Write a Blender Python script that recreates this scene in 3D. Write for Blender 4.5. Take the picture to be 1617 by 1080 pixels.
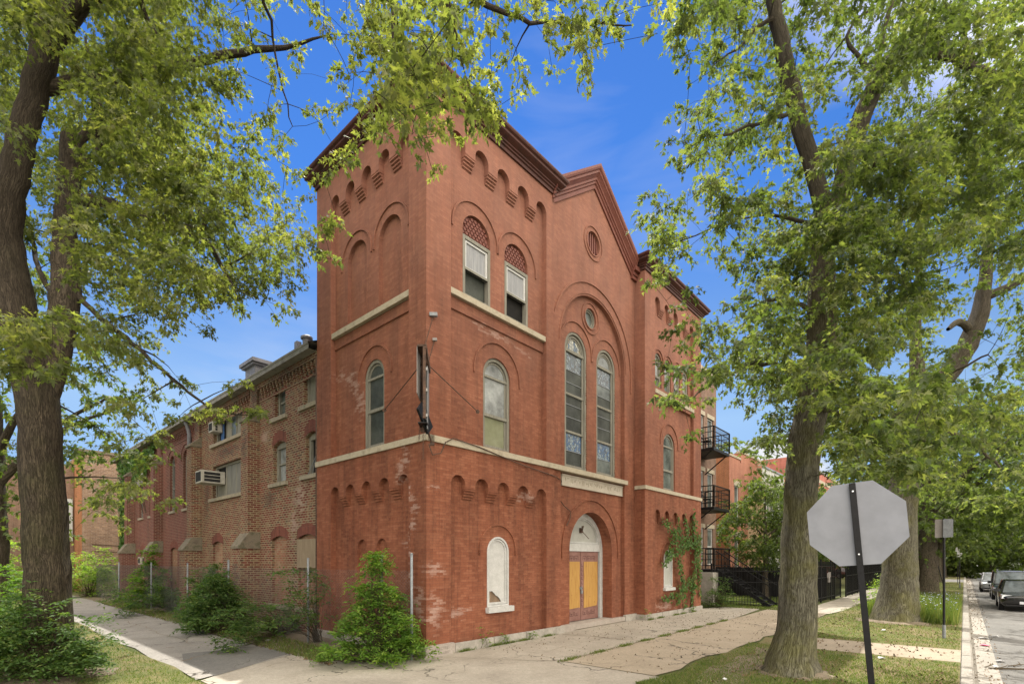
import bpy, bmesh, math, random
import numpy as np
from mathutils import Vector, Matrix
from mathutils.geometry import tessellate_polygon
R = math.radians
random.seed(7); rng = np.random.default_rng(11)
sc = bpy.context.scene
for o in list(bpy.data.objects): bpy.data.objects.remove(o, do_unlink=True)
COL = sc.collection

# ------------------------------------------------------------------ camera, sky, sun, exposure
CAMH = 2.2
cam = bpy.data.objects.new('camera', bpy.data.cameras.new('camera')); COL.objects.link(cam)
cam.location = (0, 0, CAMH); cam.rotation_euler = (R(90), 0, 0)
cam.data.sensor_width = 36; cam.data.lens = 36*801/1617
cam.data.shift_y = 345/1617; cam.data.clip_end = 3000; cam.data.clip_start = .05
sc.camera = cam
SUN_EL, SUN_AZ = 57.0, -8.0           # azimuth: degrees clockwise from +Y
world = bpy.data.worlds.new('World'); sc.world = world; world.use_nodes = True
wn = world.node_tree.nodes; wl = world.node_tree.links
bg = wn['Background']; bg.inputs['Strength'].default_value = .06
sky = wn.new('ShaderNodeTexSky'); sky.sky_type = 'NISHITA'; sky.sun_disc = False
sky.sun_elevation = R(SUN_EL); sky.sun_rotation = R(SUN_AZ); sky.ozone_density = 5.0; sky.dust_density = 0; sky.air_density = 1.0
tc = wn.new('ShaderNodeTexCoord'); mp = wn.new('ShaderNodeMapping'); mp.inputs['Scale'].default_value = (1, 1, 3.2)
nz = wn.new('ShaderNodeTexNoise'); nz.inputs['Scale'].default_value = 2.6; nz.inputs['Detail'].default_value = 7; nz.inputs['Roughness'].default_value = .55
rp = wn.new('ShaderNodeValToRGB'); rp.color_ramp.elements[0].position = .60; rp.color_ramp.elements[1].position = .95
sep = wn.new('ShaderNodeSeparateXYZ'); mr = wn.new('ShaderNodeMapRange')
mr.inputs['From Min'].default_value = .95; mr.inputs['From Max'].default_value = .1; mr.inputs['To Min'].default_value = .03; mr.inputs['To Max'].default_value = .4
mm = wn.new('ShaderNodeMath'); mm.operation = 'MULTIPLY'
hs = wn.new('ShaderNodeMix'); hs.data_type = 'RGBA'; hs.blend_type = 'MULTIPLY'; hs.inputs['Factor'].default_value = 1
hz = wn.new('ShaderNodeValToRGB'); he = hz.color_ramp.elements; he[0].position = .0; he[0].color = (.40, .47, .74, 1); he[1].position = .70; he[1].color = (.42, .74, 1.16, 1); he.new(.12).color = (.62, .66, .78, 1); he.new(.25).color = (1.15, 1.05, .95, 1); he.new(.38).color = (.80, .90, 1.0, 1); he.new(.57).color = (.42, .76, 1.15, 1)
# unseen cloud bank, added behind the camera as fill light on the shaded fronts
bk = wn.new('ShaderNodeMapRange'); bk.inputs['From Min'].default_value = .12; bk.inputs['From Max'].default_value = .62; bk.inputs['To Max'].default_value = .85
mx = wn.new('ShaderNodeMix'); mx.data_type = 'RGBA'; mx.inputs['B'].default_value = (6.5, 6.5, 6.6, 1); mb_ = wn.new('ShaderNodeMix'); mb_.data_type = 'RGBA'; mb_.inputs['B'].default_value = (36, 32.5, 27.5, 1)
wl.new(tc.outputs['Generated'], mp.inputs['Vector']); wl.new(mp.outputs[0], nz.inputs['Vector']); wl.new(nz.outputs['Fac'], rp.inputs[0])
wl.new(tc.outputs['Generated'], sep.inputs[0]); wl.new(sep.outputs['Z'], mr.inputs['Value'])
wl.new(rp.outputs['Color'], mm.inputs[0]); wl.new(mr.outputs[0], mm.inputs[1]); prev = mm.outputs[0]
for (dx, dz, rad, amt, stretch) in ((.515, .15, .15, 1.0, 1.2), (.12, .86, .20, .22, 1.5), (.31, .74, .24, .16, 1.4), (-.42, .44, .3, .2, 1.5), (.8, .9, .3, .2, 1.5)):
    vm = wn.new('ShaderNodeVectorMath'); vm.operation = 'DISTANCE'; wl.new(tc.outputs['Generated'], vm.inputs[0]); vm.inputs[1].default_value = Vector((dx, 1, dz)).normalized()
    a1 = wn.new('ShaderNodeMapRange'); a1.interpolation_type = 'SMOOTHSTEP'; a1.inputs['From Min'].default_value = rad*stretch; a1.inputs['From Max'].default_value = 0; a1.inputs['To Max'].default_value = 1; wl.new(vm.outputs['Value'], a1.inputs['Value'])
    n2 = wn.new('ShaderNodeTexNoise'); n2.inputs['Scale'].default_value = 9 if amt > .5 else 4; n2.inputs['Detail'].default_value = 7; n2.inputs['Distortion'].default_value = .4
    mq = wn.new('ShaderNodeMapping'); mq.inputs['Scale'].default_value = (1, 1, 3.2) if amt > .5 else (1, 1.6, 5.5); wl.new(tc.outputs['Generated'], mq.inputs['Vector']); wl.new(mq.outputs[0], n2.inputs['Vector'])
    a2 = wn.new('ShaderNodeMath'); a2.operation = 'MULTIPLY_ADD'; wl.new(a1.outputs[0], a2.inputs[0]); a2.inputs[1].default_value = 1.3 if amt > .5 else .72; a3 = wn.new('ShaderNodeMath'); a3.operation = 'SUBTRACT'; wl.new(n2.outputs['Fac'], a3.inputs[0]); a3.inputs[1].default_value = 1.05; wl.new(a3.outputs[0], a2.inputs[2])
    a4 = wn.new('ShaderNodeMapRange'); a4.inputs['From Min'].default_value = 0; a4.inputs['From Max'].default_value = .45; a4.inputs['To Max'].default_value = amt; wl.new(a2.outputs[0], a4.inputs['Value'])
    a5 = wn.new('ShaderNodeMath'); a5.operation = 'MAXIMUM'; wl.new(prev, a5.inputs[0]); wl.new(a4.outputs[0], a5.inputs[1]); prev = a5.outputs[0]
bd = wn.new('ShaderNodeVectorMath'); bd.operation = 'DOT_PRODUCT'; wl.new(tc.outputs['Generated'], bd.inputs[0]); bd.inputs[1].default_value = (.42, -.66, .62); wl.new(bd.outputs['Value'], bk.inputs['Value']); wl.new(prev, mx.inputs['Factor']); wl.new(bk.outputs[0], mb_.inputs['Factor']); wl.new(mx.outputs['Result'], mb_.inputs['A'])
wl.new(sep.outputs['Z'], hz.inputs[0]); wl.new(sky.outputs[0], hs.inputs['A']); wl.new(hz.outputs[0], hs.inputs['B']); wl.new(hs.outputs['Result'], mx.inputs['A']); wl.new(mb_.outputs['Result'], bg.inputs['Color'])
sun = bpy.data.objects.new('sun', bpy.data.lights.new('sun', 'SUN')); COL.objects.link(sun)
sun.data.energy = 3.2; sun.data.angle = R(.6); sun.data.color = (1, .95, .86)
el, az = R(SUN_EL), R(SUN_AZ)
SD = Vector((math.sin(az)*math.cos(el), math.cos(az)*math.cos(el), math.sin(el)))
sun.rotation_euler = SD.to_track_quat('Z', 'Y').to_euler(); sun.location = (0, 0, 40)
sc.view_settings.view_transform = 'Standard'; sc.view_settings.look = 'None'
sc.view_settings.exposure = 1.27; sc.view_settings.gamma = 1
sc.render.engine = 'CYCLES'; sc.cycles.max_bounces = 8; sc.cycles.transparent_max_bounces = 12

# ------------------------------------------------------------------ frames of reference
CO = Vector((-1.96, 11.6, 0)); FX = Vector((.6657, .7463, 0)); LY = Vector((-.7463, .6657, 0)); ROT = math.atan2(.7463, .6657)
def W(x, y, z=0): return CO + FX*x + LY*y + Vector((0, 0, z))      # street grid -> world
def at(u, v, Y): return Vector(((u-808.5)/801*Y, Y, CAMH+(885-v)/801*Y))

# ------------------------------------------------------------------ materials
MATS = {}
def mat(name, col, rough=.8, spec=.3, metal=0):
    m = bpy.data.materials.new(name); m.use_nodes = True; b = m.node_tree.nodes['Principled BSDF']
    b.inputs['Base Color'].default_value = (*col, 1); b.inputs['Roughness'].default_value = rough
    b.inputs['Specular IOR Level'].default_value = spec; b.inputs['Metallic'].default_value = metal
    MATS[name] = m; return m
class NT:
    def __init__(s, m): s.m = m; s.n = m.node_tree.nodes; s.l = m.node_tree.links; s.b = s.n['Principled BSDF']
    def new(s, t, **k):
        n = s.n.new(t)
        for a, v in k.items(): setattr(n, a, v)
        return n
    def coord(s, kind='Object', scale=(1, 1, 1)):
        t = s.new('ShaderNodeTexCoord'); mp = s.new('ShaderNodeMapping'); mp.inputs['Scale'].default_value = scale
        s.l.new(t.outputs[kind], mp.inputs['Vector']); return mp.outputs[0]
    def noise(s, vec, scale, detail=5, rough=.6, dist=0):
        n = s.new('ShaderNodeTexNoise'); n.inputs['Scale'].default_value = scale; n.inputs['Detail'].default_value = detail
        n.inputs['Roughness'].default_value = rough; n.inputs['Distortion'].default_value = dist; s.l.new(vec, n.inputs['Vector']); return n.outputs['Fac']
    def ramp(s, fac, stops):
        r = s.new('ShaderNodeValToRGB'); e = r.color_ramp.elements
        while len(e) < len(stops): e.new(.5)
        for i, (p, c) in enumerate(stops):
            e[i].position = p; e[i].color = (*c, 1) if not isinstance(c, (int, float)) else (c, c, c, 1)
        s.l.new(fac, r.inputs[0]); return r.outputs[0]
    def mix(s, f, a, b, mode='MIX'):
        m = s.new('ShaderNodeMix', data_type='RGBA', blend_type=mode)
        for k, v in (('Factor', f), ('A', a), ('B', b)):
            if isinstance(v, (int, float)): m.inputs[k].default_value = v if k == 'Factor' else (v, v, v, 1)
            elif isinstance(v, tuple): m.inputs[k].default_value = (*v, 1)
            else: s.l.new(v, m.inputs[k])
        return m.outputs['Result']
    def math(s, op, a, b=None, c=None):
        m = s.new('ShaderNodeMath', operation=op)
        for i, v in enumerate((a, b, c)):
            if v is None: continue
            if isinstance(v, (int, float)): m.inputs[i].default_value = v
            else: s.l.new(v, m.inputs[i])
        return m.outputs[0]
    def bump(s, h, st=.5, dist=.01):
        b = s.new('ShaderNodeBump'); b.inputs['Strength'].default_value = st; b.inputs['Distance'].default_value = dist
        s.l.new(h, b.inputs['Height']); s.l.new(b.outputs[0], s.b.inputs['Normal'])
    def col(s, c): s.l.new(c, s.b.inputs['Base Color'])
    def rgh(s, c): s.l.new(c, s.b.inputs['Roughness'])

def noisy(name, c1, c2, scale=6, rough=.85, bump=.4, dist=.01, coord='Object', sc3=(1, 1, 1), spec=.25, c3=None, fine=40):
    m = mat(name, c1, rough, spec); t = NT(m); v = t.coord(coord, sc3)
    n1 = t.noise(v, scale, 6, .65); n2 = t.noise(v, fine, 4, .6)
    c = t.ramp(n1, [(.32, c1), (.68, c2)] if c3 is None else [(.3, c1), (.5, c2), (.72, c3)])
    c = t.mix(.35, c, t.ramp(n2, [(.3, .45), (.7, 1.0)]), 'MULTIPLY')
    t.col(c); t.bump(t.math('ADD', n1, t.math('MULTIPLY', n2, .6)), bump, dist); return m

def brick(name, cols, mortar, bw=.205, rh=.068, ms=.006, var=.3, stains=(), soot=(), bumpd=.006, joint_soft=.1, blotch=None, rough=.82):
    m = mat(name, cols[0], rough, .25); t = NT(m); uv = t.coord('UV'); ob = t.coord('Object')
    br = t.new('ShaderNodeTexBrick'); br.offset = .5
    br.inputs['Scale'].default_value = 1; br.inputs['Brick Width'].default_value = bw; br.inputs['Row Height'].default_value = rh
    br.inputs['Mortar Size'].default_value = ms; br.inputs['Mortar Smooth'].default_value = joint_soft
    br.inputs['Color1'].default_value = (0, 0, 0, 1); br.inputs['Color2'].default_value = (1, 1, 1, 1); br.inputs['Mortar'].default_value = (.5, .5, .5, 1)
    wob = t.new('ShaderNodeVectorMath', operation='MULTIPLY_ADD')
    nn = t.new('ShaderNodeTexNoise'); nn.inputs['Scale'].default_value = 9; t.l.new(uv, nn.inputs['Vector'])
    t.l.new(nn.outputs['Color'], wob.inputs[0]); wob.inputs[1].default_value = (.006, .006, 0); t.l.new(uv, wob.inputs[2]); t.l.new(wob.outputs[0], br.inputs['Vector'])
    n1 = t.noise(ob, .9, 6, .6); n2 = t.noise(ob, 14, 5, .65)
    k = t.mix(.5 if blotch else .25, br.outputs['Color'], t.ramp(n1, [(.35, 0.), (.65, 1.)]), 'MIX')
    st = [((.28+.44*i/(len(cols)-1)) if blotch else (i/(len(cols)-1)*.8+.1), c) for i, c in enumerate(cols)]
    c = t.ramp(k, st)
    c = t.mix(var, c, t.ramp(n2, [(.25, .45), (.75, 1.25)]), 'MULTIPLY')
    n3 = t.noise(t.coord('Object', (1, 1, .35)), 1.6, 5, .6)
    c = t.mix(.75, c, t.ramp(n3, [(.3, .55), (.6, 1.12)]), 'MULTIPLY'); n4 = t.noise(t.coord('Object', (7, 7, .35)), 1.0, 6, .7); c = t.mix(.5, c, t.ramp(n4, [(.34, .5), (.52, 1.05)]), 'MULTIPLY')
    c = t.mix(br.outputs['Fac'], c, t.mix(.6, mortar, t.ramp(n2, [(.3, .5), (.7, 1.1)]), 'MULTIPLY'))
    # leached salts and worn paint at given places (position, radius, amount), and soot patches
    for lst, colr, thr in ((stains, (.38, .28, .24), .50), (soot, (.03, .025, .024), .42)):
        tot = None
        for (x, y, z, r, rz) in lst:
            mpn = t.new('ShaderNodeMapping'); tcn = t.new('ShaderNodeTexCoord'); t.l.new(tcn.outputs['Object'], mpn.inputs['Vector'])
            mpn.inputs['Scale'].default_value = (1/r, 1/r, 1/rz); mpn.inputs['Location'].default_value = (-x/r, -y/r, -z/rz)
            ln = t.new('ShaderNodeVectorMath', operation='LENGTH'); t.l.new(mpn.outputs[0], ln.inputs[0])
            f = t.math('SUBTRACT', 1.0, ln.outputs['Value']); f = t.math('MAXIMUM', f, 0.0)
            tot = f if tot is None else t.math('MAXIMUM', tot, f)
        if tot is not None:
            nsn = t.noise(t.coord('Object', (1.4, 1.4, 6)), 7, 8, .8)
            bs = t.new('ShaderNodeSeparateColor'); t.l.new(br.outputs['Color'], bs.inputs[0]); g = t.math('ADD', t.math('ADD', t.math('MULTIPLY', tot, .42), nsn), t.math('MULTIPLY', t.math('SUBTRACT', bs.outputs[0], .5), .34)); g = t.ramp(g, [(thr+.19, 0.), (thr+.42, 1.)])
            g = t.math('MULTIPLY', g, t.ramp(tot, [(0., 0.), (.12, 1.)])); c = t.mix(t.math('MULTIPLY', g, .55), c, colr)
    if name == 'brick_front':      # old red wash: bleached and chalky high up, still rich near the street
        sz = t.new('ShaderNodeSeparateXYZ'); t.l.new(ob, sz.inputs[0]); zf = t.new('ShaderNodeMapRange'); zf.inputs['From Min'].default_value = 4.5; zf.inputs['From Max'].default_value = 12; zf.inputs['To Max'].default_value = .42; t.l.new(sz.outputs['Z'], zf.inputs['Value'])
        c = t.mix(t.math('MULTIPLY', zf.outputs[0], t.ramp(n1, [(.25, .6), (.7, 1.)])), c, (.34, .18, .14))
    t.col(c)
    h = t.math('SUBTRACT', t.math('MULTIPLY', n2, .5), br.outputs['Fac']); t.bump(h, .7, bumpd); return m

crack = [(0, .75, 4.85), (0, .8, 4.6), (0, .95, 4.45), (0, .62, 3.95), (0, .55, 3.7), (0, .45, 3.45), (0, .5, 3.05), (0, .75, 2.8), (0, .95, 2.6), (0, .7, 2.4), (0, .8, 2.1), (0, .65, 1.8), (0, 1.0, 4.2)]
stf = [(x, y, z, .3, .2) for x, y, z in crack] + [(.14, 3.95, 7.4, .5, .3), (.14, 3.55, 7.25, .5, .3), (.14, 3.2, 6.95, .45, .4), (.14, 3.0, 6.45, .4, .6), (0, .25, 1.2, .4, .8),
    (.25, 0, 2.0, .45, .3), (.2, 0, 1.0, .5, .7), (1.1, .12, .9, .8, .22), (2.4, .12, 8.25, 1.2, .2), (3.6, .12, 8.1, .6, .15), (.3, 0, 3.9, .4, .12), (3.6, 0, 4.0, .6, .25), (12, -.35, .4, 1.5, .4)]
brick('brick_front', [(.18, .060, .031), (.212, .075, .040), (.248, .096, .053)], (.16, .062, .040), bw=.2, rh=.062, ms=.004, var=.3, stains=stf, bumpd=.003, joint_soft=.4)
brick('brick_side', [(.14, .030, .021), (.165, .05, .032), (.21, .125, .068), (.12, .03, .022), (.225, .155, .088), (.075, .045, .032), (.165, .036, .026)], (.30, .25, .165), bw=.215, rh=.075, ms=.011, var=.5, blotch=1,
      stains=[(.1, 6.4, 4.2, .7, 1.0), (.1, 6.8, 3.4, .5, .9), (.1, 9, 6.5, .6, .4)], soot=[(.1, 7, 8.3, 2.4, .45), (.1, 11, 8.3, 2.4, .4), (.1, 9.6, 8.0, .6, .9), (.1, 16, 8, 1.2, .6), (-.3, 9.8, 6.2, .5, .9), (.1, 5.4, 7.6, .5, .8), (.1, 12.5, 6.5, 1.8, .4), (.1, 8.6, 4.3, .7, .5), (-.5, 9.8, 1.5, .5, 1.2), (.1, 14.8, 5, .5, 1.5)], bumpd=.012)
brick('brick_side_red', [(.12, .033, .026), (.165, .052, .038), (.14, .04, .03)], (.25, .185, .14), bw=.215, rh=.075, ms=.009, var=.4, blotch=1, bumpd=.01)
brick('brick_arch_red', [(.13, .040, .03), (.18, .062, .042)], (.17, .08, .06), bw=.075, rh=.25, ms=.006, var=.4, bumpd=.01)
brick('brick_infill', [(.22, .12, .065), (.26, .10, .06), (.28, .18, .11)], (.27, .21, .15), bw=.215, rh=.075, ms=.009, var=.4, blotch=1, bumpd=.01)
brick('brick_brown', [(.17, .095, .065), (.23, .14, .10), (.20, .115, .08)], (.22, .17, .13), bw=.21, rh=.075, ms=.007, var=.35)
brick('brick_tan_far', [(.27, .17, .11), (.20, .12, .085), (.32, .21, .14)], (.30, .24, .19), bw=.3, rh=.1, ms=.012, var=.4, blotch=1)
brick('brick_pink', [(.34, .13, .085), (.38, .16, .10)], (.45, .25, .18), bw=.21, rh=.075, ms=.006, var=.25)
brick('brick_orange', [(.30, .12, .055), (.36, .15, .07)], (.36, .20, .12), bw=.21, rh=.075, ms=.009, var=.3)
brick('brick_white', [(.42, .42, .40), (.48, .48, .46)], (.55, .54, .5), bw=.4, rh=.2, ms=.01, var=.2)
brick('brick_rose', [(.40, .13, .09), (.45, .16, .12)], (.4, .2, .16), bw=.3, rh=.1, ms=.006, var=.2)
noisy('limestone', (.34, .29, .21), (.43, .38, .29), 3, bump=.3, c3=(.27, .23, .17))
noisy('tablet_stone', (.44, .39, .32), (.52, .47, .40), 4, bump=.6, dist=.015, sc3=(1, 1, .5))
noisy('base_stone', (.27, .25, .22), (.40, .37, .33), 4, bump=.8, dist=.02)
noisy('corner_stone', (.30, .26, .23), (.38, .34, .30), 5, bump=.5, dist=.01)
noisy('inscription', (.22, .19, .17), (.30, .26, .23), 8, bump=.2)
noisy('stone_side', (.20, .17, .125), (.31, .27, .205), 4, bump=.5, c3=(.16, .15, .10))
noisy('cap_stone', (.12, .10, .075), (.19, .16, .12), 4, bump=.6, c3=(.075, .08, .045))
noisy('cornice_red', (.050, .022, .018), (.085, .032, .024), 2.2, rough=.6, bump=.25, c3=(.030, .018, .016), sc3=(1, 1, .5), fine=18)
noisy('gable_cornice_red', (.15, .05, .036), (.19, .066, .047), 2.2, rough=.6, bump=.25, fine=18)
noisy('fascia_grey', (.16, .155, .14), (.25, .24, .22), 3, bump=.5, c3=(.08, .075, .07))
noisy('roofing', (.05, .05, .05), (.09, .09, .088), 5, bump=.6)
noisy('zinc_vent', (.16, .16, .18), (.24, .24, .27), 4, rough=.55, bump=.2)
noisy('wood_grey', (.17, .165, .135), (.28, .265, .225), 3, bump=.7, dist=.006, sc3=(8, 8, .8), fine=30)
noisy('wood_dark', (.13, .13, .12), (.22, .22, .20), 3, bump=.6, dist=.006, sc3=(8, 8, .8), fine=30)
noisy('white_paint', (.42, .42, .41), (.54, .54, .53), 5, rough=.55, bump=.3, dist=.004)
noisy('cream_panel', (.36, .36, .33), (.43, .43, .40), 3, rough=.6, bump=.2, dist=.004)
noisy('plywood_raw', (.20, .15, .10), (.28, .22, .15), 2.5, bump=.4, dist=.004, sc3=(6, 6, .8))
noisy('plywood_rotten', (.14, .10, .07), (.30, .21, .14), 4, bump=.8, dist=.01, sc3=(7, 7, .7))
noisy('door_paint', (.19, .095, .078), (.26, .14, .12), 4, rough=.6, bump=.3, dist=.004)
noisy('door_groove', (.09, .045, .04), (.12, .06, .05), 4)
noisy('rusty_iron', (.05, .035, .03), (.13, .075, .05), 12, rough=.8, bump=.5)
noisy('painted_black_iron', (.005, .005, .006), (.010, .010, .011), 10, rough=.5, bump=.1, spec=.25)
noisy('sign_metal_pale', (.22, .20, .19), (.30, .28, .27), 4, rough=.6, bump=.2)
noisy('fence_wire', (.10, .11, .115), (.16, .17, .175), 10, rough=.6, bump=.1)
noisy('galvanised', (.15, .165, .18), (.23, .245, .26), 10, rough=.45, bump=.1, spec=.5)
noisy('sign_back', (.205, .215, .245), (.228, .238, .265), 2, rough=.5, bump=.03, spec=.4, fine=5)
noisy('ac_plastic', (.36, .34, .30), (.46, .44, .39), 5, rough=.6, bump=.1)
noisy('dark_grille', (.015, .015, .016), (.03, .03, .03), 30, bump=.3)
noisy('tyre', (.016, .016, .016), (.03, .03, .03), 20, rough=.9)
noisy('curtain', (.24, .25, .27), (.34, .345, .355), 2.2, bump=.5, dist=.05, sc3=(5, 5, .4), fine=4)
noisy('blind_green', (.19, .20, .12), (.23, .24, .16), 2, bump=.1, fine=5)
noisy('interior_dark', (.008, .008, .008), (.02, .018, .016), 3)
noisy('tan_stone', (.42, .30, .18), (.50, .37, .24), 3, bump=.3)
noisy('blue_curtain', (.05, .12, .30), (.08, .16, .36), 3, bump=.1)
mat('rim_metal', (.45, .45, .47), .3, .5, .9); mat('chrome', (.6, .6, .62), .2, .5, 1)
mat('head_lamp', (.55, .57, .6), .12, .7); mat('bolt', (.75, .75, .75), .3, .5, .8); mat('number_plate', (.6, .62, .66), .4)
mat('litter_white', (.5, .5, .5), .6); mat('litter_pink', (.75, .16, .25), .6)
m = mat('chicory_flower', (.36, .40, .62), .7)
def glassy(name, c, rough=.08, stain=.3):
    m = mat(name, c, rough, .7 if 'car' in name else .14); t = NT(m); v = t.coord('Object'); n = t.noise(v, 3, 4); n2 = t.noise(v, 1.3, 6, .7)
    t.col(t.ramp(n2, [(.35, tuple(x*.6 for x in c)), (.7, tuple(min(1, x*(1+stain*3)+.01*stain) for x in c))]))
    t.rgh(t.ramp(n, [(.3, rough), (.7, rough+.18)])); t.bump(n, .12, .02)
glassy('glass_dark', (.040, .044, .038), .38, .3); glassy('glass_grey', (.07, .08, .075), .12, .5); glassy('glass_milky', (.17, .18, .18), .25, .4)
glassy('car_glass', (.09, .105, .115), .04, .2)
def stained(name, cols, scale):
    m = mat(name, cols[0], .25, .5); t = NT(m); v = t.coord('Object', (1, 1, .75)); vo = t.new('ShaderNodeTexVoronoi'); vo.inputs['Scale'].default_value = scale; t.l.new(v, vo.inputs['Vector'])
    ed = t.new('ShaderNodeTexVoronoi', feature='DISTANCE_TO_EDGE'); ed.inputs['Scale'].default_value = scale; t.l.new(v, ed.inputs['Vector'])
    s = t.new('ShaderNodeSeparateColor'); t.l.new(vo.outputs['Color'], s.inputs[0])
    r = t.ramp(s.outputs[0], [(i/len(cols), c) for i, c in enumerate(cols)]); r.node.color_ramp.interpolation = 'CONSTANT'
    t.col(t.mix(t.ramp(ed.outputs[0], [(.03, 0.), (.07, 1.)]), (.02, .02, .02), r))
stained('stained_blue', [(.02, .07, .16), (.13, .18, .22), (.03, .09, .20), (.025, .07, .15), (.15, .2, .23)], 14)
stained('stained_mixed', [(.30, .26, .16), (.08, .12, .14), (.36, .20, .10), (.40, .40, .33), (.04, .08, .13), (.26, .27, .24)], 9)
stained('stained_slate', [(.06, .085, .10), (.10, .14, .18), (.05, .06, .06), (.16, .20, .22)], 14)
m = mat('plywood_gold', (.52, .29, .075), .5, .3); t = NT(m); v = t.coord('Object', (14, 14, .9)); n = t.noise(v, 1.6, 5, .6, 1.2); kn = t.new('ShaderNodeTexVoronoi'); kn.inputs['Scale'].default_value = 4.2
t.l.new(t.coord('Object', (1, 1, .9)), kn.inputs['Vector'])
t.col(t.mix(t.ramp(kn.outputs['Distance'], [(.05, 1.), (.13, 0.)]), t.ramp(n, [(.35, (.30, .15, .035)), (.5, (.40, .225, .06)), (.7, (.44, .265, .08))]), (.26, .12, .03))); t.bump(n, .15, .004)
m = mat('black_paint', (.006, .006, .007), .18, .6); m.node_tree.nodes['Principled BSDF'].inputs['Coat Weight'].default_value = .8; m.node_tree.nodes['Principled BSDF'].inputs['Coat Roughness'].default_value = .04
m = mat('silver_paint', (.30, .31, .33), .3, .6, .5)
m = mat('brown_leaf_litter', (.13, .085, .045), .9)
def ground_mat(name, stops, scale, coord='Object', bump=.5, dist=.02, crackw=0, speck=0, sc3=(1, 1, 1)):
    m = mat(name, stops[0][1], .92, .2); t = NT(m); v = t.coord(coord, sc3); n1 = t.noise(v, scale, 7, .68); n2 = t.noise(v, scale*14, 5, .7); n3 = t.noise(v, scale*.28, 4, .6)
    c = t.ramp(t.math('ADD', t.math('MULTIPLY', n1, .55), t.math('MULTIPLY', n3, .45)), stops)
    c = t.mix(.4, c, t.ramp(n2, [(.3, .5), (.7, 1.25)]), 'MULTIPLY'); h = t.math('ADD', n1, t.math('MULTIPLY', n2, .5))
    if speck:
        vo = t.new('ShaderNodeTexVoronoi'); vo.inputs['Scale'].default_value = speck; t.l.new(v, vo.inputs['Vector']); s = t.new('ShaderNodeSeparateColor'); t.l.new(vo.outputs['Color'], s.inputs[0])
        c = t.mix(.35, c, t.ramp(s.outputs[0], [(0., .55), (.5, 1.), (1., 1.5)]), 'MULTIPLY')
    if crackw:
        wv = t.new('ShaderNodeVectorMath', operation='MULTIPLY_ADD'); nn = t.new('ShaderNodeTexNoise'); nn.inputs['Scale'].default_value = 1.8; nn.inputs['Detail'].default_value = 6; t.l.new(v, nn.inputs['Vector'])
        t.l.new(nn.outputs['Color'], wv.inputs[0]); wv.inputs[1].default_value = (1.1, 1.1, 0); t.l.new(v, wv.inputs[2])
        vo = t.new('ShaderNodeTexVoronoi', feature='DISTANCE_TO_EDGE'); vo.inputs['Scale'].default_value = .42; t.l.new(wv.outputs[0], vo.inputs['Vector'])
        k = t.ramp(vo.outputs[0], [(crackw*.4, 1.), (crackw, 0.)]); k = t.math('MULTIPLY', k, t.ramp(n3, [(.42, 0.), (.52, 1.)])); c = t.mix(k, c, (.045, .04, .032)); h = t.math('SUBTRACT', h, t.math('MULTIPLY', k, 1.5))
    t.col(c); t.bump(h, bump, dist); return m
ground_mat('soil_grass', [(.3, (.045, .06, .018)), (.5, (.075, .09, .028)), (.68, (.15, .115, .06))], 1.1)
ground_mat('lawn', [(.34, (.06, .075, .022)), (.46, (.10, .11, .035)), (.55, (.15, .125, .06)), (.66, (.19, .145, .09))], 1.6)
ground_mat('dirt', [(.35, (.11, .085, .06)), (.5, (.18, .145, .105)), (.65, (.23, .19, .14))], 2.5, speck=40)
ground_mat('concrete_grey', [(.35, (.24, .215, .18)), (.5, (.31, .28, .235)), (.62, (.36, .33, .28))], .9, bump=.25, dist=.01, crackw=.006, speck=130)
ground_mat('concrete_tan', [(.35, (.25, .21, .16)), (.5, (.31, .262, .20)), (.65, (.35, .30, .235))], 1.0, bump=.35, dist=.01, crackw=.007, speck=90)
ground_mat('old_asphalt', [(.35, (.19, .18, .165)), (.5, (.25, .235, .215)), (.65, (.30, .285, .26))], 1.2, bump=.5, dist=.012, crackw=.01, speck=70)
ground_mat('street_asphalt', [(.35, (.11, .107, .10)), (.5, (.14, .137, .13)), (.65, (.17, .163, .152))], .8, bump=.4, dist=.01, crackw=.004, speck=90)
ground_mat('kerb_concrete', [(.35, (.22, .205, .18)), (.6, (.29, .27, .24))], 2, bump=.4, speck=60)
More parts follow.
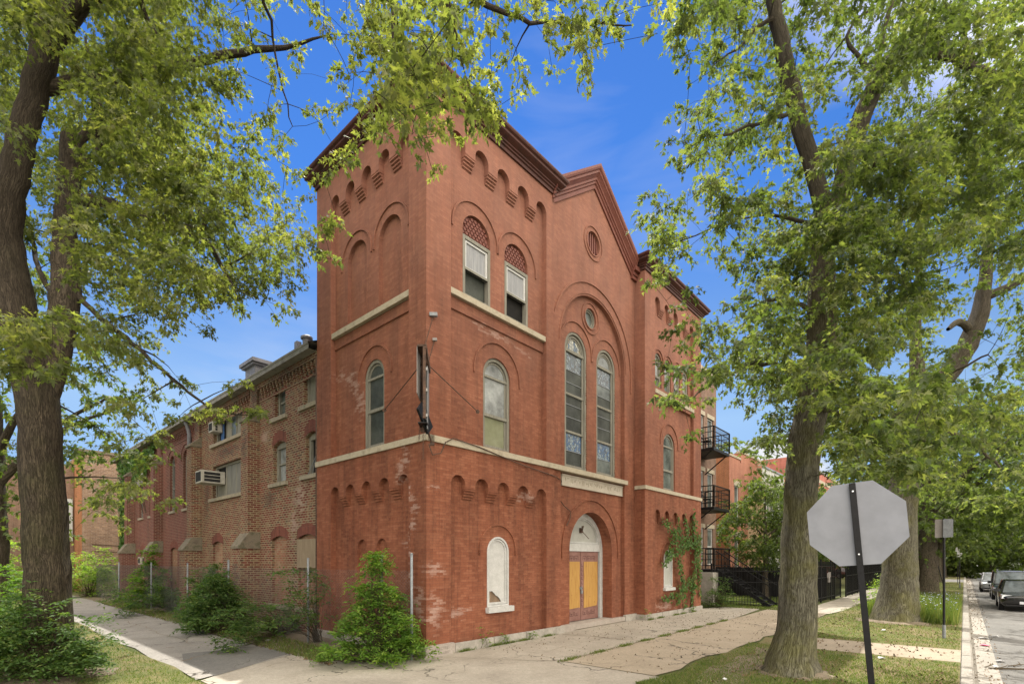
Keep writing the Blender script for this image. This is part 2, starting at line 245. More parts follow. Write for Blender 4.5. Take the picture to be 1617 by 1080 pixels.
def bark(name, a, b, c3):
    m = mat(name, a, .95, .15); t = NT(m)
    v = t.coord('UV', (1, 1, 1)); ob = t.noise(t.coord('Object'), 1.1, 5, .65)
    def ridge(sx, sy, dist, det=4):
        n = t.noise(t.coord('UV', (sx, sy, 1)), 1, det, .55, dist); k = t.math('ABSOLUTE', t.math('SUBTRACT', n, .5)); return t.ramp(k, [(.0, 0.), (.09, 1.)])
    r1 = ridge(10, 2.2, 1.6); r2 = ridge(22, 7.5, 1.4); f = t.noise(t.coord('UV', (30, 12, 1)), 1.6, 6, .7)
    h = t.math('ADD', t.math('MULTIPLY', r1, .55), t.math('ADD', t.math('MULTIPLY', r2, .3), t.math('MULTIPLY', f, .3)))
    c = t.ramp(h, [(.22, tuple(x*.30 for x in a)), (.6, a), (.95, b)]); c = t.mix(t.ramp(ob, [(.46, 0.), (.62, .6)]), c, t.mix(.7, c3, t.ramp(h, [(.2, .35), (.9, 1.2)]), 'MULTIPLY'))
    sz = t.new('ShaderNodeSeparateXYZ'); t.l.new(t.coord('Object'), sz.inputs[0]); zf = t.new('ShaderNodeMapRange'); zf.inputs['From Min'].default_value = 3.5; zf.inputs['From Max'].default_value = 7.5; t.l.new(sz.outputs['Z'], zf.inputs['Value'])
    c = t.mix(t.math('MULTIPLY', zf.outputs[0], .75), c, t.mix(.7, (.075, .06, .045), t.ramp(h, [(.2, .35), (.9, 1.3)]), 'MULTIPLY'))   # backlit shade of the upper limbs put into the bark colour, darker with height
    t.col(c); t.bump(h, 1., .03)
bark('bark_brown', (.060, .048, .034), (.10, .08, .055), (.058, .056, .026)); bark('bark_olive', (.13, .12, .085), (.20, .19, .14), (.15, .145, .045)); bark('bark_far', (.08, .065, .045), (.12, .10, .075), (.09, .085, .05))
mat('twig', (.07, .055, .035), .9, .2)
def leafmat(name, c1, c2, c3, trans, glos=.35):
    m = bpy.data.materials.new(name); m.use_nodes = True; MATS[name] = m; n = m.node_tree.nodes; l = m.node_tree.links; p = n['Principled BSDF']
    at_ = n.new('ShaderNodeAttribute'); at_.attribute_name = 'tint'
    r = n.new('ShaderNodeValToRGB'); e = r.color_ramp.elements; e.new(.5)
    for i, (ps, c) in enumerate(((0, c1), (.55, c2), (1, c3))): e[i].position = ps; e[i].color = (*c, 1)
    l.new(at_.outputs['Fac'], r.inputs[0]); l.new(r.outputs[0], p.inputs['Base Color']); p.inputs['Roughness'].default_value = .62; p.inputs['Specular IOR Level'].default_value = glos*.8
    tr = n.new('ShaderNodeBsdfTranslucent'); g = n.new('ShaderNodeMix'); g.data_type = 'RGBA'; g.blend_type = 'MULTIPLY'; g.inputs['Factor'].default_value = 1; g.inputs['B'].default_value = (2.2, 2.4, .8, 1)
    l.new(r.outputs[0], g.inputs['A']); l.new(g.outputs['Result'], tr.inputs[0]); ms = n.new('ShaderNodeMixShader'); ms.inputs[0].default_value = trans
    l.new(p.outputs[0], ms.inputs[1]); l.new(tr.outputs[0], ms.inputs[2]); l.new(ms.outputs[0], n['Material Output'].inputs[0])
leafmat('maple_leaf', (.058, .074, .029), (.102, .118, .048), (.185, .185, .082), .56)
leafmat('maple_leaf_cool', (.045, .066, .028), (.085, .108, .047), (.165, .178, .085), .54, .35)
leafmat('far_leaf', (.045, .068, .02), (.07, .098, .03), (.11, .135, .042), .42)
leafmat('shrub_leaf', (.055, .115, .022), (.10, .18, .03), (.20, .26, .05), .45)
leafmat('shrub_leaf_pale', (.10, .16, .03), (.14, .21, .04), (.22, .26, .07), .5)
leafmat('dark_shrub_leaf', (.035, .075, .02), (.06, .11, .028), (.12, .15, .04), .38)
leafmat('ivy_leaf', (.04, .08, .018), (.06, .115, .025), (.09, .16, .035), .25)
leafmat('grass_blade', (.055, .095, .022), (.105, .14, .036), (.23, .19, .09), .3, .2)

# ------------------------------------------------------------------ helpers
def tag(o, label=None, cat=None, group=None, kind=None):
    for k, v in (('label', label), ('category', cat), ('group', group), ('kind', kind)):
        if v: o[k] = v
    return o
def empty(name, loc=(0, 0, 0), rz=0, **k):
    o = bpy.data.objects.new(name, None); COL.objects.link(o); o.location = loc; o.rotation_euler = (0, 0, rz); o.empty_display_size = .3; return tag(o, **k)
FR = lambda a, d, z: (a, d, z)            # wall facing the street: along, inward, up
SI = lambda a, d, z: (d, a, z)            # wall facing the side path
NOSPLIT = {'punched_hole', 'worn_lettering', 'carved_groove', 'railing', 'iron_stair', 'honeycomb_head', 'chair_frame', 'broken_jamb', 'gate_leaf', 'boards', 'wire_mesh', 'pickets', 'loose_rod', 'corbel_table', 'bent_bars', 'chain'}
class MB:
    def __init__(s): s.v = []; s.f = []; s.m = []; s.cur = 0
    def pts(s, ps): i = len(s.v); s.v += [tuple(p) for p in ps]; return i
    def poly(s, ps): i = s.pts(ps); s.f.append(tuple(range(i, i+len(ps)))); s.m.append(s.cur)
    def box(s, x0, x1, y0, y1, z0, z1, mp=None):
        c = [(x, y, z) for x in (x0, x1) for y in (y0, y1) for z in (z0, z1)]
        if mp: c = [mp(*p) for p in c]
        i = s.pts(c)
        for f in ((0, 1, 3, 2), (4, 6, 7, 5), (0, 4, 5, 1), (2, 3, 7, 6), (0, 2, 6, 4), (1, 5, 7, 3)): s.f.append(tuple(i+k for k in f)); s.m.append(s.cur)
        return s
    def hexa(s, b, t):   # four bottom and four top points
        i = s.pts(list(b)+list(t))
        for f in ((3, 2, 1, 0), (4, 5, 6, 7), (0, 1, 5, 4), (1, 2, 6, 5), (2, 3, 7, 6), (3, 0, 4, 7)): s.f.append(tuple(i+k for k in f)); s.m.append(s.cur)
        return s
    def plate(s, mp, outer, holes, d0, back=None, outback=None):
        loops = [outer]+[h for h in holes]; flat = [p for L in loops for p in L]
        i = s.pts([mp(a, d0, z) for a, z in flat])
        for t in tessellate_polygon([[Vector((a, z, 0)) for a, z in L] for L in loops]): s.f.append(tuple(i+k for k in t)); s.m.append(s.cur)
        def rim(L, d1, sk=False):
            n = len(L); j = s.pts([mp(a, d0, z) for a, z in L]+[mp(a, d1, z) for a, z in L])
            for k in range(n): s.f.append((j+k, j+(k+1) % n, j+n+(k+1) % n, j+n+k)); s.m.append(s.cur)
        if back is not None:
            bl = back if isinstance(back, (list, tuple)) else [back]*len(holes)
            for h, b in zip(holes, bl):
                if b is not None: rim(h, b)
        if outback is not None: rim(outer, outback)
        return s
    def prism(s, mp, outer, holes, d0, d1): return s.plate(mp, outer, holes, d0, d1, d1)
    def tube(s, ps, rs, n=8, cap=True):
        ps = [Vector(p) for p in ps]; rs = rs if isinstance(rs, (list, tuple)) else [rs]*len(ps); st = len(s.v); up = None
        for k, p in enumerate(ps):
            d = (ps[min(k+1, len(ps)-1)]-ps[max(k-1, 0)]).normalized()
            if up is None: up = d.orthogonal().normalized()
            up = (up-d*up.dot(d)).normalized(); w = d.cross(up)
            s.v += [tuple(p+(up*math.cos(a)+w*math.sin(a))*rs[k]) for a in [2*math.pi*j/n for j in range(n)]]
        for k in range(len(ps)-1):
            for j in range(n): a = st+k*n+j; b = st+k*n+(j+1) % n; s.f.append((a, b, b+n, a+n)); s.m.append(s.cur)
        if cap: s.f.append(tuple(st+j for j in range(n-1, -1, -1))); s.m.append(s.cur); e = st+(len(ps)-1)*n; s.f.append(tuple(e+j for j in range(n))); s.m.append(s.cur)
        return s
    def bar(s, a, b, w=.03, h=None):
        a, b = Vector(a), Vector(b); h = h or w; d = (b-a).normalized(); u = Vector((0, 0, 1)) if abs(d.z) < .9 else Vector((1, 0, 0)); x = d.cross(u).normalized()*w/2; y = x.cross(d).normalized()*h/2
        return s.hexa([a-x-y, a+x-y, a+x+y, a-x+y], [b-x-y, b+x-y, b+x+y, b-x+y])
    def build(s, name, mats, parent=None, smooth=False, bevel=0):
        if parent and 1 < len(s.f) < 1500 and name not in NOSPLIT:
            up = list(range(len(s.v)))
            def fi(a):
                while up[a] != a: up[a] = up[up[a]]; a = up[a]
                return a
            for f in s.f:
                for k in f[1:]: up[fi(k)] = fi(f[0])
            isl = {}
            for i in range(len(s.v)): isl.setdefault(fi(i), []).append(i)
            if 1 < len(isl) < 420:
                ks = list(isl); V = np.array([tuple(v) for v in s.v]); lo = np.array([V[isl[k]].min(0) for k in ks])-.05; hi = np.array([V[isl[k]].max(0) for k in ks])+.05; cl = list(range(len(ks)))
                def fc(a):
                    while cl[a] != a: a = cl[a]
                    return a
                for i in range(len(ks)):
                    for j in np.nonzero(((lo <= hi[i]) & (hi >= lo[i])).all(1))[0]:
                        if j > i: cl[fc(int(j))] = fc(i)
                gr = {}
                for i, k in enumerate(ks): gr.setdefault(fc(i), set()).add(k)
                if len(gr) > 1:
                    first = None
                    for g in gr.values():
                        m2 = MB(); mpn = {}
                        for f, mm_ in zip(s.f, s.m):
                            if fi(f[0]) in g:
                                for q in f:
                                    if q not in mpn: mpn[q] = len(m2.v); m2.v.append(s.v[q])
                                m2.f.append(tuple(mpn[q] for q in f)); m2.m.append(mm_)
                        o = m2.build(name, mats, parent, smooth, bevel); first = first or o
                    return first
        me = bpy.data.meshes.new(name); me.from_pydata([tuple(v) for v in s.v], [], s.f)
        for m_ in (mats if isinstance(mats, (list, tuple)) else [mats]): me.materials.append(MATS[m_])
        bm = bmesh.new(); bm.from_mesh(me)
        if s.m and max(s.m): [setattr(f, 'material_index', s.m[i]) for i, f in enumerate(bm.faces)]
        bmesh.ops.recalc_face_normals(bm, faces=bm.faces[:])
        if bevel:
            bmesh.ops.bevel(bm, geom=[e for e in bm.edges if len(e.link_faces) == 2 and e.calc_face_angle(0) > .5], offset=bevel, segments=2, affect='EDGES')
        uvl = bm.loops.layers.uv.new('UVMap')
        for f in bm.faces:
            n = f.normal; f.smooth = smooth
            if abs(n.z) > .85: t1, t2 = Vector((1, 0, 0)), Vector((0, 1, 0))
            else:
                t1 = Vector((-n.y, n.x, 0)).normalized(); t2 = Vector((0, 0, 1))
                if abs(t1.x) > abs(t1.y): t1 = t1 if t1.x > 0 else -t1
                else: t1 = t1 if t1.y > 0 else -t1
            for lp in f.loops: lp[uvl].uv = (lp.vert.co.dot(t1), lp.vert.co.dot(t2))
        bm.to_mesh(me); bm.free()
        o = bpy.data.objects.new(name, me); COL.objects.link(o)
        if parent: o.parent = parent
        return o
def arc(xc, zc, r, a0, a1, n): return [(xc+r*math.cos(R(a0+(a1-a0)*k/n)), zc+r*math.sin(R(a0+(a1-a0)*k/n))) for k in range(n+1)]
def arch(xc, r, z0, zs, n=18, rz=None):
    rz = rz or r; return [(xc-r, z0)]+[(xc-r*math.cos(math.pi*k/n), zs+rz*math.sin(math.pi*k/n)) for k in range(n+1)]+[(xc+r, z0)]
def circ(xc, zc, r, n=28): return [(xc+r*math.cos(2*math.pi*k/n), zc+r*math.sin(2*math.pi*k/n)) for k in range(n)]
def rect(a0, a1, z0, z1): return [(a0, z0), (a0, z1), (a1, z1), (a1, z0)]
def arcade(x0, x1, zb, zs, zt, n, r):
    c0, c1 = x0+r, x1-r; cs = [c0+(c1-c0)*k/(n-1) for k in range(n)]; p = [(x0, zb)]
    for k, c in enumerate(cs):
        if k: p.append((c-r, zt))
        p += [(c-r*math.cos(math.pi*j/12), zs+r*math.sin(math.pi*j/12)) for j in range(13)]
        if k < n-1: p.append((c+r, zt))
    p.append((x1, zb)); return p, cs
def copy_tree(o, parent=None, **k):
    c = o.copy(); COL.objects.link(c)
    for key, v in k.items(): c[key] = v
    if parent: c.parent = parent
    for ch in o.children: copy_tree(ch, c)
    return c

# ------------------------------------------------------------------ the church (street grid: x along the street, y away from it)
church = empty('brick_church', W(0, 0), ROT, label='old red brick corner church with two square towers and an arched gabled front', cat='church')
def hood(mb, mp, xc, zc, r, w=.05, d0=0., pr=.035, a0=0, a1=180, n=26, drop=.1):
    o = arc(xc, zc, r+w, a0, a1, n); i = arc(xc, zc, r, a1, a0, n)
    if drop: o = [(xc+r+w, zc-drop)]+o+[(xc-r-w, zc-drop)]; i = [(xc-r, zc-drop)]+i+[(xc+r, zc-drop)]
    mb.prism(mp, o+i, [], d0-pr, d0+.02)
def corbels(mb, mp, cs, r, zt, d1, pr, steps=4, h=.065):
    for a, b in zip(cs[:-1], cs[1:]):
        for k in range(steps):
            q = pr*(1-k/(steps+.0)); mb.box(a+r+.004*k, b-r-.004*k, d1-q, d1+.01, zt-(k+1)*h+.014, zt-k*h, mp)
            mb.box(a+r+.012, b-r-.012, d1-q+.02, d1+.01, zt-(k+1)*h, zt-(k+1)*h+.014, mp)
def cornice_loop(mb, x0, x1, y0, y1, zb, prof):
    pr = [(p, zb+h) for p, h in prof]; rings = [[(x0-p, y0-p, z), (x1+p, y0-p, z), (x1+p, y1+p, z), (x0-p, y1+p, z)] for p, z in pr]
    i = [mb.pts(r) for r in rings]
    for a, b in zip(i[:-1], i[1:]):
        for k in range(4): mb.f.append((a+k, a+(k+1) % 4, b+(k+1) % 4, b+k)); mb.m.append(mb.cur)
    mb.f.append(tuple(i[-1]+k for k in range(4))); mb.m.append(mb.cur)
PROF = [(0, -.02), (.05, -.02), (.05, .07), (.09, .09), (.09, .13), (.13, .15), (.13, .19), (.22, .24), (.26, .27), (.26, .33), (.31, .36), (.33, .40), (.33, .44), (-.4, .5)]
OUT = .155

# left tower ------------------------------------------------------
XT, YT, ZT = 4.85, 5.1, 13.14
t = MB()
lo, cs = arcade(.75, 4.47, .02, 4.05, 3.98, 5, .235); up, cu = arcade(.75, 4.47, 5.12, 12.38, 12.24, 5, .235)
los, css = arcade(.66, 4.30, .02, 4.05, 3.98, 5, .225); ups, cus = arcade(.66, 4.30, 5.12, 12.26, 12.12, 5, .225)
t.plate(FR, rect(0, XT, 0, ZT), [lo, up], 0, OUT)
w1 = arch(2.55, .42, .98, 2.42); w2 = arch(2.52, .53, 5.12, 7.07); u1 = arch(1.76, .49, 8.8, 10.5); u2 = arch(3.30, .49, 8.8, 10.5)
t.plate(FR, rect(.7, 4.52, 0, 4.5), [w1], OUT, [.30]); t.plate(FR, rect(.7, 4.52, 5.0, 12.8), [w2, u1, u2], OUT, [.36, .34, .34])
corbels(t, FR, cs, .235, 3.98, OUT, .145); corbels(t, FR, cu, .235, 12.24, OUT, .145)
t.box(.75, 4.47, OUT-.035, OUT+.02, 5.12, 8.36, None) if 0 else None
t.prism(FR, rect(.752, 4.468, 8.34, 8.64), [], OUT-.04, OUT+.02)
t.plate(SI, rect(0, YT, 0, ZT), [los, ups], 0, OUT)
n1 = arch(1.65, .48, 8.66, 10.42); n2 = arch(3.17, .48, 8.66, 10.42); ws = arch(2.35, .46, 5.12, 7.0); l1 = arch(2.0, .24, .9, 2.53); l2 = arch(2.92, .24, .9, 2.53)
t.plate(SI, rect(.6, 4.36, 0, 4.5), [l1, l2], OUT, [.24, .24]); t.plate(SI, rect(.6, 4.36, 5.0, 12.8), [n1, n2, ws], OUT, [.26, .26, .34])
t.plate(SI, rect(1.1, 3.8, 8.4, 11.2), [], .26); t.plate(SI, rect(1.6, 3.3, .7, 3), [], .24)
corbels(t, SI, css, .225, 3.98, OUT, .145); corbels(t, SI, cus, .225, 12.12, OUT, .145)
t.prism(SI, rect(.662, 4.298, 8.22, 8.5), [], OUT-.04, OUT+.02)
t.poly([(0, YT, 0), (XT, YT, 0), (XT, YT, ZT), (0, YT, ZT)]); t.poly([(XT, 0, 0), (XT, YT, 0), (XT, YT, ZT), (XT, 0, ZT)])
hood(t, FR, 1.72, 10.5, .78, d0=OUT); hood(t, FR, 3.34, 10.5, .78, d0=OUT); hood(t, FR, 2.54, 7.12, .86, d0=OUT); hood(t, FR, 2.55, 2.46, .68, d0=OUT)
hood(t, SI, 1.6, 10.42, .72, d0=OUT); hood(t, SI, 3.2, 10.42, .72, d0=OUT); hood(t, SI, 2.33, 7.05, .74, d0=OUT)
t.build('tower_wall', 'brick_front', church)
# dark rooms behind the glass so nothing shows through
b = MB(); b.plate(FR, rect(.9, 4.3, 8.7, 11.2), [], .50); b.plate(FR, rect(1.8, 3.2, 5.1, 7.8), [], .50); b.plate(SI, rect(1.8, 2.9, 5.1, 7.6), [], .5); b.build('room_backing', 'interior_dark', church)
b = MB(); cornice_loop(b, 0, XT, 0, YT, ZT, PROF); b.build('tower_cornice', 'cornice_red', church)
# right tower (stands a little prouder) ---------------------------
X0, X1, D2, ZR = 9.95, 15.3, -.35, 13.0
t = MB(); lo, cs = arcade(10.78, 14.48, .02, 3.96, 3.9, 5, .215); up, cu = arcade(10.78, 14.48, 8.9, 12.14, 12.0, 5, .215); mid = rect(10.78, 14.48, 5.02, 8.5)
w1 = arch(12.2, .40, 1.12, 2.24); w2 = arch(12.3, .53, 5.0, 6.82); ut = [arch(11.3+.87*k, .30, 8.82, 10.02) for k in range(4)]
t.plate(FR, rect(X0, X1, 0, ZR), [lo, up, mid], D2, D2+.13)
t.plate(FR, rect(10.7, 14.55, 0, 4.4), [w1], D2+.13, [D2+.26]); t.plate(FR, rect(10.7, 14.55, 4.9, 8.6), [w2], D2+.13, [D2+.34]); t.plate(FR, rect(10.7, 14.55, 8.5, 12.5), ut, D2+.13, [D2+.3]*4)
corbels(t, FR, cs, .215, 3.9, D2+.13, .12); corbels(t, FR, cu, .215, 12.0, D2+.13, .12)
t.poly([(X0, D2, 0), (X0, .3, 0), (X0, .3, ZR), (X0, D2, ZR)]); t.poly([(X1, D2, 0), (X1, 5, 0), (X1, 5, ZR), (X1, D2, ZR)]); t.poly([(X0, 5, 0), (X1, 5, 0), (X1, 5, ZR), (X0, 5, ZR)]); t.poly([(X0, .3, 12), (X0, 5, 12), (X0, 5, ZR), (X0, .3, ZR)])
for k in range(4): hood(t, FR, 11.3+.87*k, 10.05, .39, w=.035, d0=D2+.13)
hood(t, FR, 12.3, 6.9, .80, d0=D2+.13); hood(t, FR, 12.2, 2.26, .66, d0=D2+.13)
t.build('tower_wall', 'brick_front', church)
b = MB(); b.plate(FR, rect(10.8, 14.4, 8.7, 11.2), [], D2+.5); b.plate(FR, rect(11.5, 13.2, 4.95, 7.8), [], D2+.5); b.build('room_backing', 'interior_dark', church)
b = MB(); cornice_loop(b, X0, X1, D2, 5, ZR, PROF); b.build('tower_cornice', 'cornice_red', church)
# gabled centre ---------------------------------------------------
DC = .05; CX = 7.18; t = MB()
apex = (7.1, 14.62)
big = arch(7.2, 1.96, .03, 8.98, 40); vent = circ(7.06, 12.75, .37)
t.plate(FR, [(XT, 0), (XT, 13.0), apex, (9.5, 12.86), (X0, 12.7), (X0, 0)], [big, vent], DC, [DC+.13, DC+.18])
portal = arch(7.185, 1.295, .16, 2.53, 30); tl = arch(6.25, .62, 5.14, 8.93); tr_ = arch(8.09, .62, 5.14, 8.93); oc = circ(7.08, 10.3, .33)
t.plate(FR, rect(5.1, 9.3, 0, 11.2), [portal, tl, tr_, oc], DC+.13, [.66, .36, .36, .32])
for z, r, w in ((8.98, 2.36, .06),): hood(t, FR, 7.2, z, r, w=w, d0=DC, n=44, drop=.6)
hood(t, FR, 7.2, 8.98, 2.02, w=.03, d0=DC, n=44, pr=.02, drop=.0)
hood(t, FR, 7.185, 2.53, 1.68, d0=DC+.13, n=36, drop=.25); hood(t, FR, 6.25, 8.98, .88, w=.04, d0=DC+.13); hood(t, FR, 8.09, 8.98, .88, w=.04, d0=DC+.13)
for c, zc, r0, r1, d in ((7.06, 12.75, .37, .56, DC), (7.08, 10.3, .33, .52, DC+.13)):
    t.prism(FR, circ(c, zc, r1), [circ(c, zc, r1-.035)], d-.03, d+.01); t.prism(FR, circ(c, zc, r0+.035), [circ(c, zc, r0)], d-.03, d+.01)
t.plate(FR, rect(6.6, 7.5, 12.3, 13.2), [], DC+.16)
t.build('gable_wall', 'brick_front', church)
b = MB()
for k in range(5):
    x = 6.80+k*.13; hgt = math.sqrt(max(.01, .36**2-(x+.03-7.06)**2)); b.box(x, x+.06, DC+.04, DC+.15, 12.75-hgt, 12.75+hgt)
b.build('vent_louvre', 'gable_cornice_red', church)
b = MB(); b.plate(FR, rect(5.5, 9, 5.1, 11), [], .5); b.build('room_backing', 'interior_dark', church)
t = MB(); sl = .735; prof = [(0, -.03), (.05, -.03), (.05, .10), (.09, .13), (.09, .20), (.13, .23), (.13, .30), (.20, .40), (.23, .43), (.23, .50), (.27, .54), (.29, .60), (.29, .68), (-.5, .72)]
for sx in (-1, 1):
    xe = XT-.1 if sx < 0 else 9.72; ln = abs(xe-apex[0]); pts = []
    A = [(apex[0], DC-p, apex[1]+h) for p, h in prof]; B = [(xe, DC-p, apex[1]-ln*sl+h) for p, h in prof]
    i = t.pts(A); j = t.pts(B)
    for k in range(len(prof)-1): t.f.append((i+k, i+k+1, j+k+1, j+k)); t.m.append(0)
    t.f.append(tuple(j+k for k in range(len(prof)))); t.m.append(0)
for (p0, h0), (p1, h1) in zip(prof[:8:3], prof[3:11:3]): t.box(9.6, X0-.01, DC-p1, DC+.02, 12.66+h0*.8, 12.66+h1*.8)
t.build('gable_cornice', 'gable_cornice_red', church)

# stone bands, sills, base, tablet --------------------------------
b = MB(); b.prism(SI, rect(-.05, YT+.02, 4.95, 5.10), [], -.05, .2); b.box(0.001, 9.24, -.05, .17, 4.951, 5.101); b.box(X0-.05, X1+.05, D2-.05, D2+.1, 4.86, 5.0); b.box(X0-.05, X0+.1, D2+.1, .1, 4.862, 4.998); b.build('stone_band', 'limestone', church, bevel=.006)
b = MB(); b.box(.752, 4.468, .02, .3, 8.64, 8.79); b.build('sill', 'limestone', church, bevel=.006)
b = MB(); b.prism(SI, rect(.662, 4.298, 8.51, 8.655), [], .02, .3); b.build('sill', 'limestone', church, bevel=.006)
b = MB(); b.box(10.78, 14.48, D2-.03, D2+.2, 8.63, 8.8); b.build('sill', 'limestone', church, bevel=.006)
b = MB(); b.box(2.08, 3.08, .03, .3, .83, .975); b.build('sill', 'white_paint', church, bevel=.006)
b = MB(); b.box(11.75, 12.68, D2+.02, D2+.26, 1.0, 1.115); b.build('sill', 'white_paint', church)
b = MB()
x = .82
for wd in (1.35, 1.3, 1.38): b.box(x, min(x+wd-.012, 4.85), -.085, .0, -.1, .22); x += wd
b.box(4.855, 5.3, -.065, .06, -.1, .21); b.box(9.12, X0+.0, -.03, .1, -.1, .23)
x = X0-.06
for wd in (1.4, 1.35, 1.3, 1.4): b.box(x, min(x+wd-.01, X1+.06), D2-.07, D2, -.1, .2); x += wd
b.box(X0-.062, X0, D2-.0, -.03, -.1, .2); b.box(-.06, .0, .9, YT, -.1, .2); b.build('base_course', 'base_stone', church, bevel=.012)
b = MB(); b.box(-.11, .80, -.11, .02, -.1, .25); b.box(-.11, .0, .02, .6, -.1, .25); cst = b.build('corner_stone', 'corner_stone', church, bevel=.018)
def text(body, size, loc, rot, material, parent, name='lettering', ext=.003, sp=1.0):
    cu_ = bpy.data.curves.new(name, 'FONT'); cu_.body = body; cu_.size = size; cu_.extrude = ext; cu_.align_x = 'CENTER'; cu_.space_character = sp
    o = bpy.data.objects.new(name, cu_); COL.objects.link(o); dg = bpy.context.evaluated_depsgraph_get(); me = bpy.data.meshes.new_from_object(o.evaluated_get(dg))
    bpy.data.objects.remove(o, do_unlink=True); me.materials.append(MATS[material]); q = bpy.data.objects.new(name, me); COL.objects.link(q); q.parent = parent; q.location = loc; q.rotation_euler = rot; return q
text('ERECTED', .098, (.38, -.112, .135), (R(90), 0, 0), 'inscription', cst, sp=1.1); text('A.D. 1887', .098, (.38, -.112, .025), (R(90), 0, 0), 'inscription', cst, sp=1.1)
b = MB(); b.box(5.42, 9.2, .13, .19, 4.54, 4.905); b.box(5.42, 9.2, .11, .13, 4.86, 4.905); b.box(5.42, 9.2, .118, .13, 4.54, 4.575); tb = b.build('stone_tablet', 'tablet_stone', church, bevel=.004)
b = MB(); rr = random.Random(5); x = 5.6
while x < 9.05:        # worn letters nobody can read any more
    if rr.random() < .75: b.box(x, x+.018, .126, .131, 4.64+rr.random()*.08, 4.76+rr.random()*.05)
    if rr.random() < .3: b.box(x, x+.07, .1262, .131, 4.78, 4.795)
    x += .05+rr.random()*.07
b.build('worn_lettering', 'stone_side', tb)

# window builder ---------------------------------------------------
def frame_window(mp, outline, inner, d, fm, gm, bars=(), pane_d=.05, name='window', depth=.09, extra=None, pane=True):
    b = MB(); b.prism(mp, outline, [inner], d, d+depth)
    for q in bars:
        if len(q) == 4: b.prism(mp, rect(*q), [], d+.012, d+.07)
    w = b.build(name, fm, church)
    if pane:
        g = MB(); g.plate(mp, [(a, z) for a, z in inner], [], d+pane_d); g.build('pane', gm, w)
    if extra: extra(w)
    return w
def shrink(xc, r, z0, zs, k, n=18): return arch(xc, r-k, z0+k, zs, n)
# upper tower sashes under honeycomb brick heads
for xc in (1.76, 3.30):
    o = rect(xc-.49, xc+.49, 8.8, 10.36); i = rect(xc-.41, xc+.41, 8.9, 10.27)
    def ex(w, xc=xc):
        b = MB(); b.prism(FR, rect(xc-.4, xc+.4, 9.52, 10.25), [rect(xc-.35, xc+.33, 9.6, 10.2)], .17, .23); b.build('upper_sash', 'white_paint', w)
        g = MB(); g.plate(FR, rect(xc-.35, xc+.33, 9.6, 10.2), [], .20); g.build('shade', 'curtain', w)
        g = MB(); g.plate(FR, rect(xc-.4, xc+.4, 8.9, 9.56), [], .30); g.build('pane', 'interior_dark' if xc > 3 else 'glass_dark', w)
    frame_window(FR, o, i, .15, 'wood_grey', 'glass_milky', [(xc-.41, xc+.41, 9.52, 9.58)], depth=.14, extra=ex, pane=False)
    b = MB(); b.plate(FR, [(xc-.49, 10.36), (xc+.49, 10.36)]+arc(xc, 10.5, .49, 0, 180, 18), [], .24)
    for r_ in range(8):
        for c_ in range(-6, 7):
            cx, cz = xc+c_*.125+(r_ % 2)*.0625, 10.38+r_*.085
            if math.hypot(cx-xc, max(0, cz-10.5)) < .45: b.prism(FR, [(cx+.05*math.cos(a), cz+.045*math.sin(a)) for a in [math.pi*k/3+.52 for k in range(6)]], [], .20+.0008*(c_ % 3), .245)
    b.build('honeycomb_head', 'gable_cornice_red', church)
# single arched sashes
def sash(mp, xc, r, z0, zs, d, glass_top, glass_low, fm='wood_grey', mid=None, fanlight=True):
    mid = mid or (z0+zs)/2; o = arch(xc, r, z0, zs); i = shrink(xc, r, z0, zs, .085)
    b = MB(); b.prism(mp, o, [i], d, d+.1); i2 = shrink(xc, r-.1, z0+.1, zs, .05)
    b.prism(mp, shrink(xc, r, z0, zs, .1), [shrink(xc, r, z0, zs, .15)], d+.045, d+.09)
    if fanlight: b.prism(mp, rect(xc-r+.08, xc+r-.08, zs-.03, zs+.03), [], d+.02, d+.08)
    b.prism(mp, rect(xc-r+.08, xc+r-.08, mid-.04, mid+.04), [], d+.015, d+.085); w = b.build('window', fm, church)
    g = MB(); g.plate(mp, [(xc-r+.14, mid), (xc+r-.14, mid), (xc+r-.14, z0+.14), (xc-r+.14, z0+.14)], [], d+.07); g.build('lower_pane', glass_low, w)
    g = MB(); g.plate(mp, [p for p in shrink(xc, r, mid-.12, zs, .14)], [], d+.06); g.build('upper_pane', glass_top, w); return w
sash(FR, 2.52, .53, 5.12, 7.07, .20, 'glass_milky', 'blind_green', mid=6.05); sash(SI, 2.35, .46, 5.12, 7.0, .19, 'glass_dark', 'glass_dark', mid=6.15)
sash(FR, 12.3, .53, 5.0, 6.82, D2+.18, 'glass_grey', 'glass_grey', mid=5.85)
for k in range(4): sash(FR, 11.3+.87*k, .30, 8.82, 10.02, D2+.18, 'glass_milky', 'glass_grey')
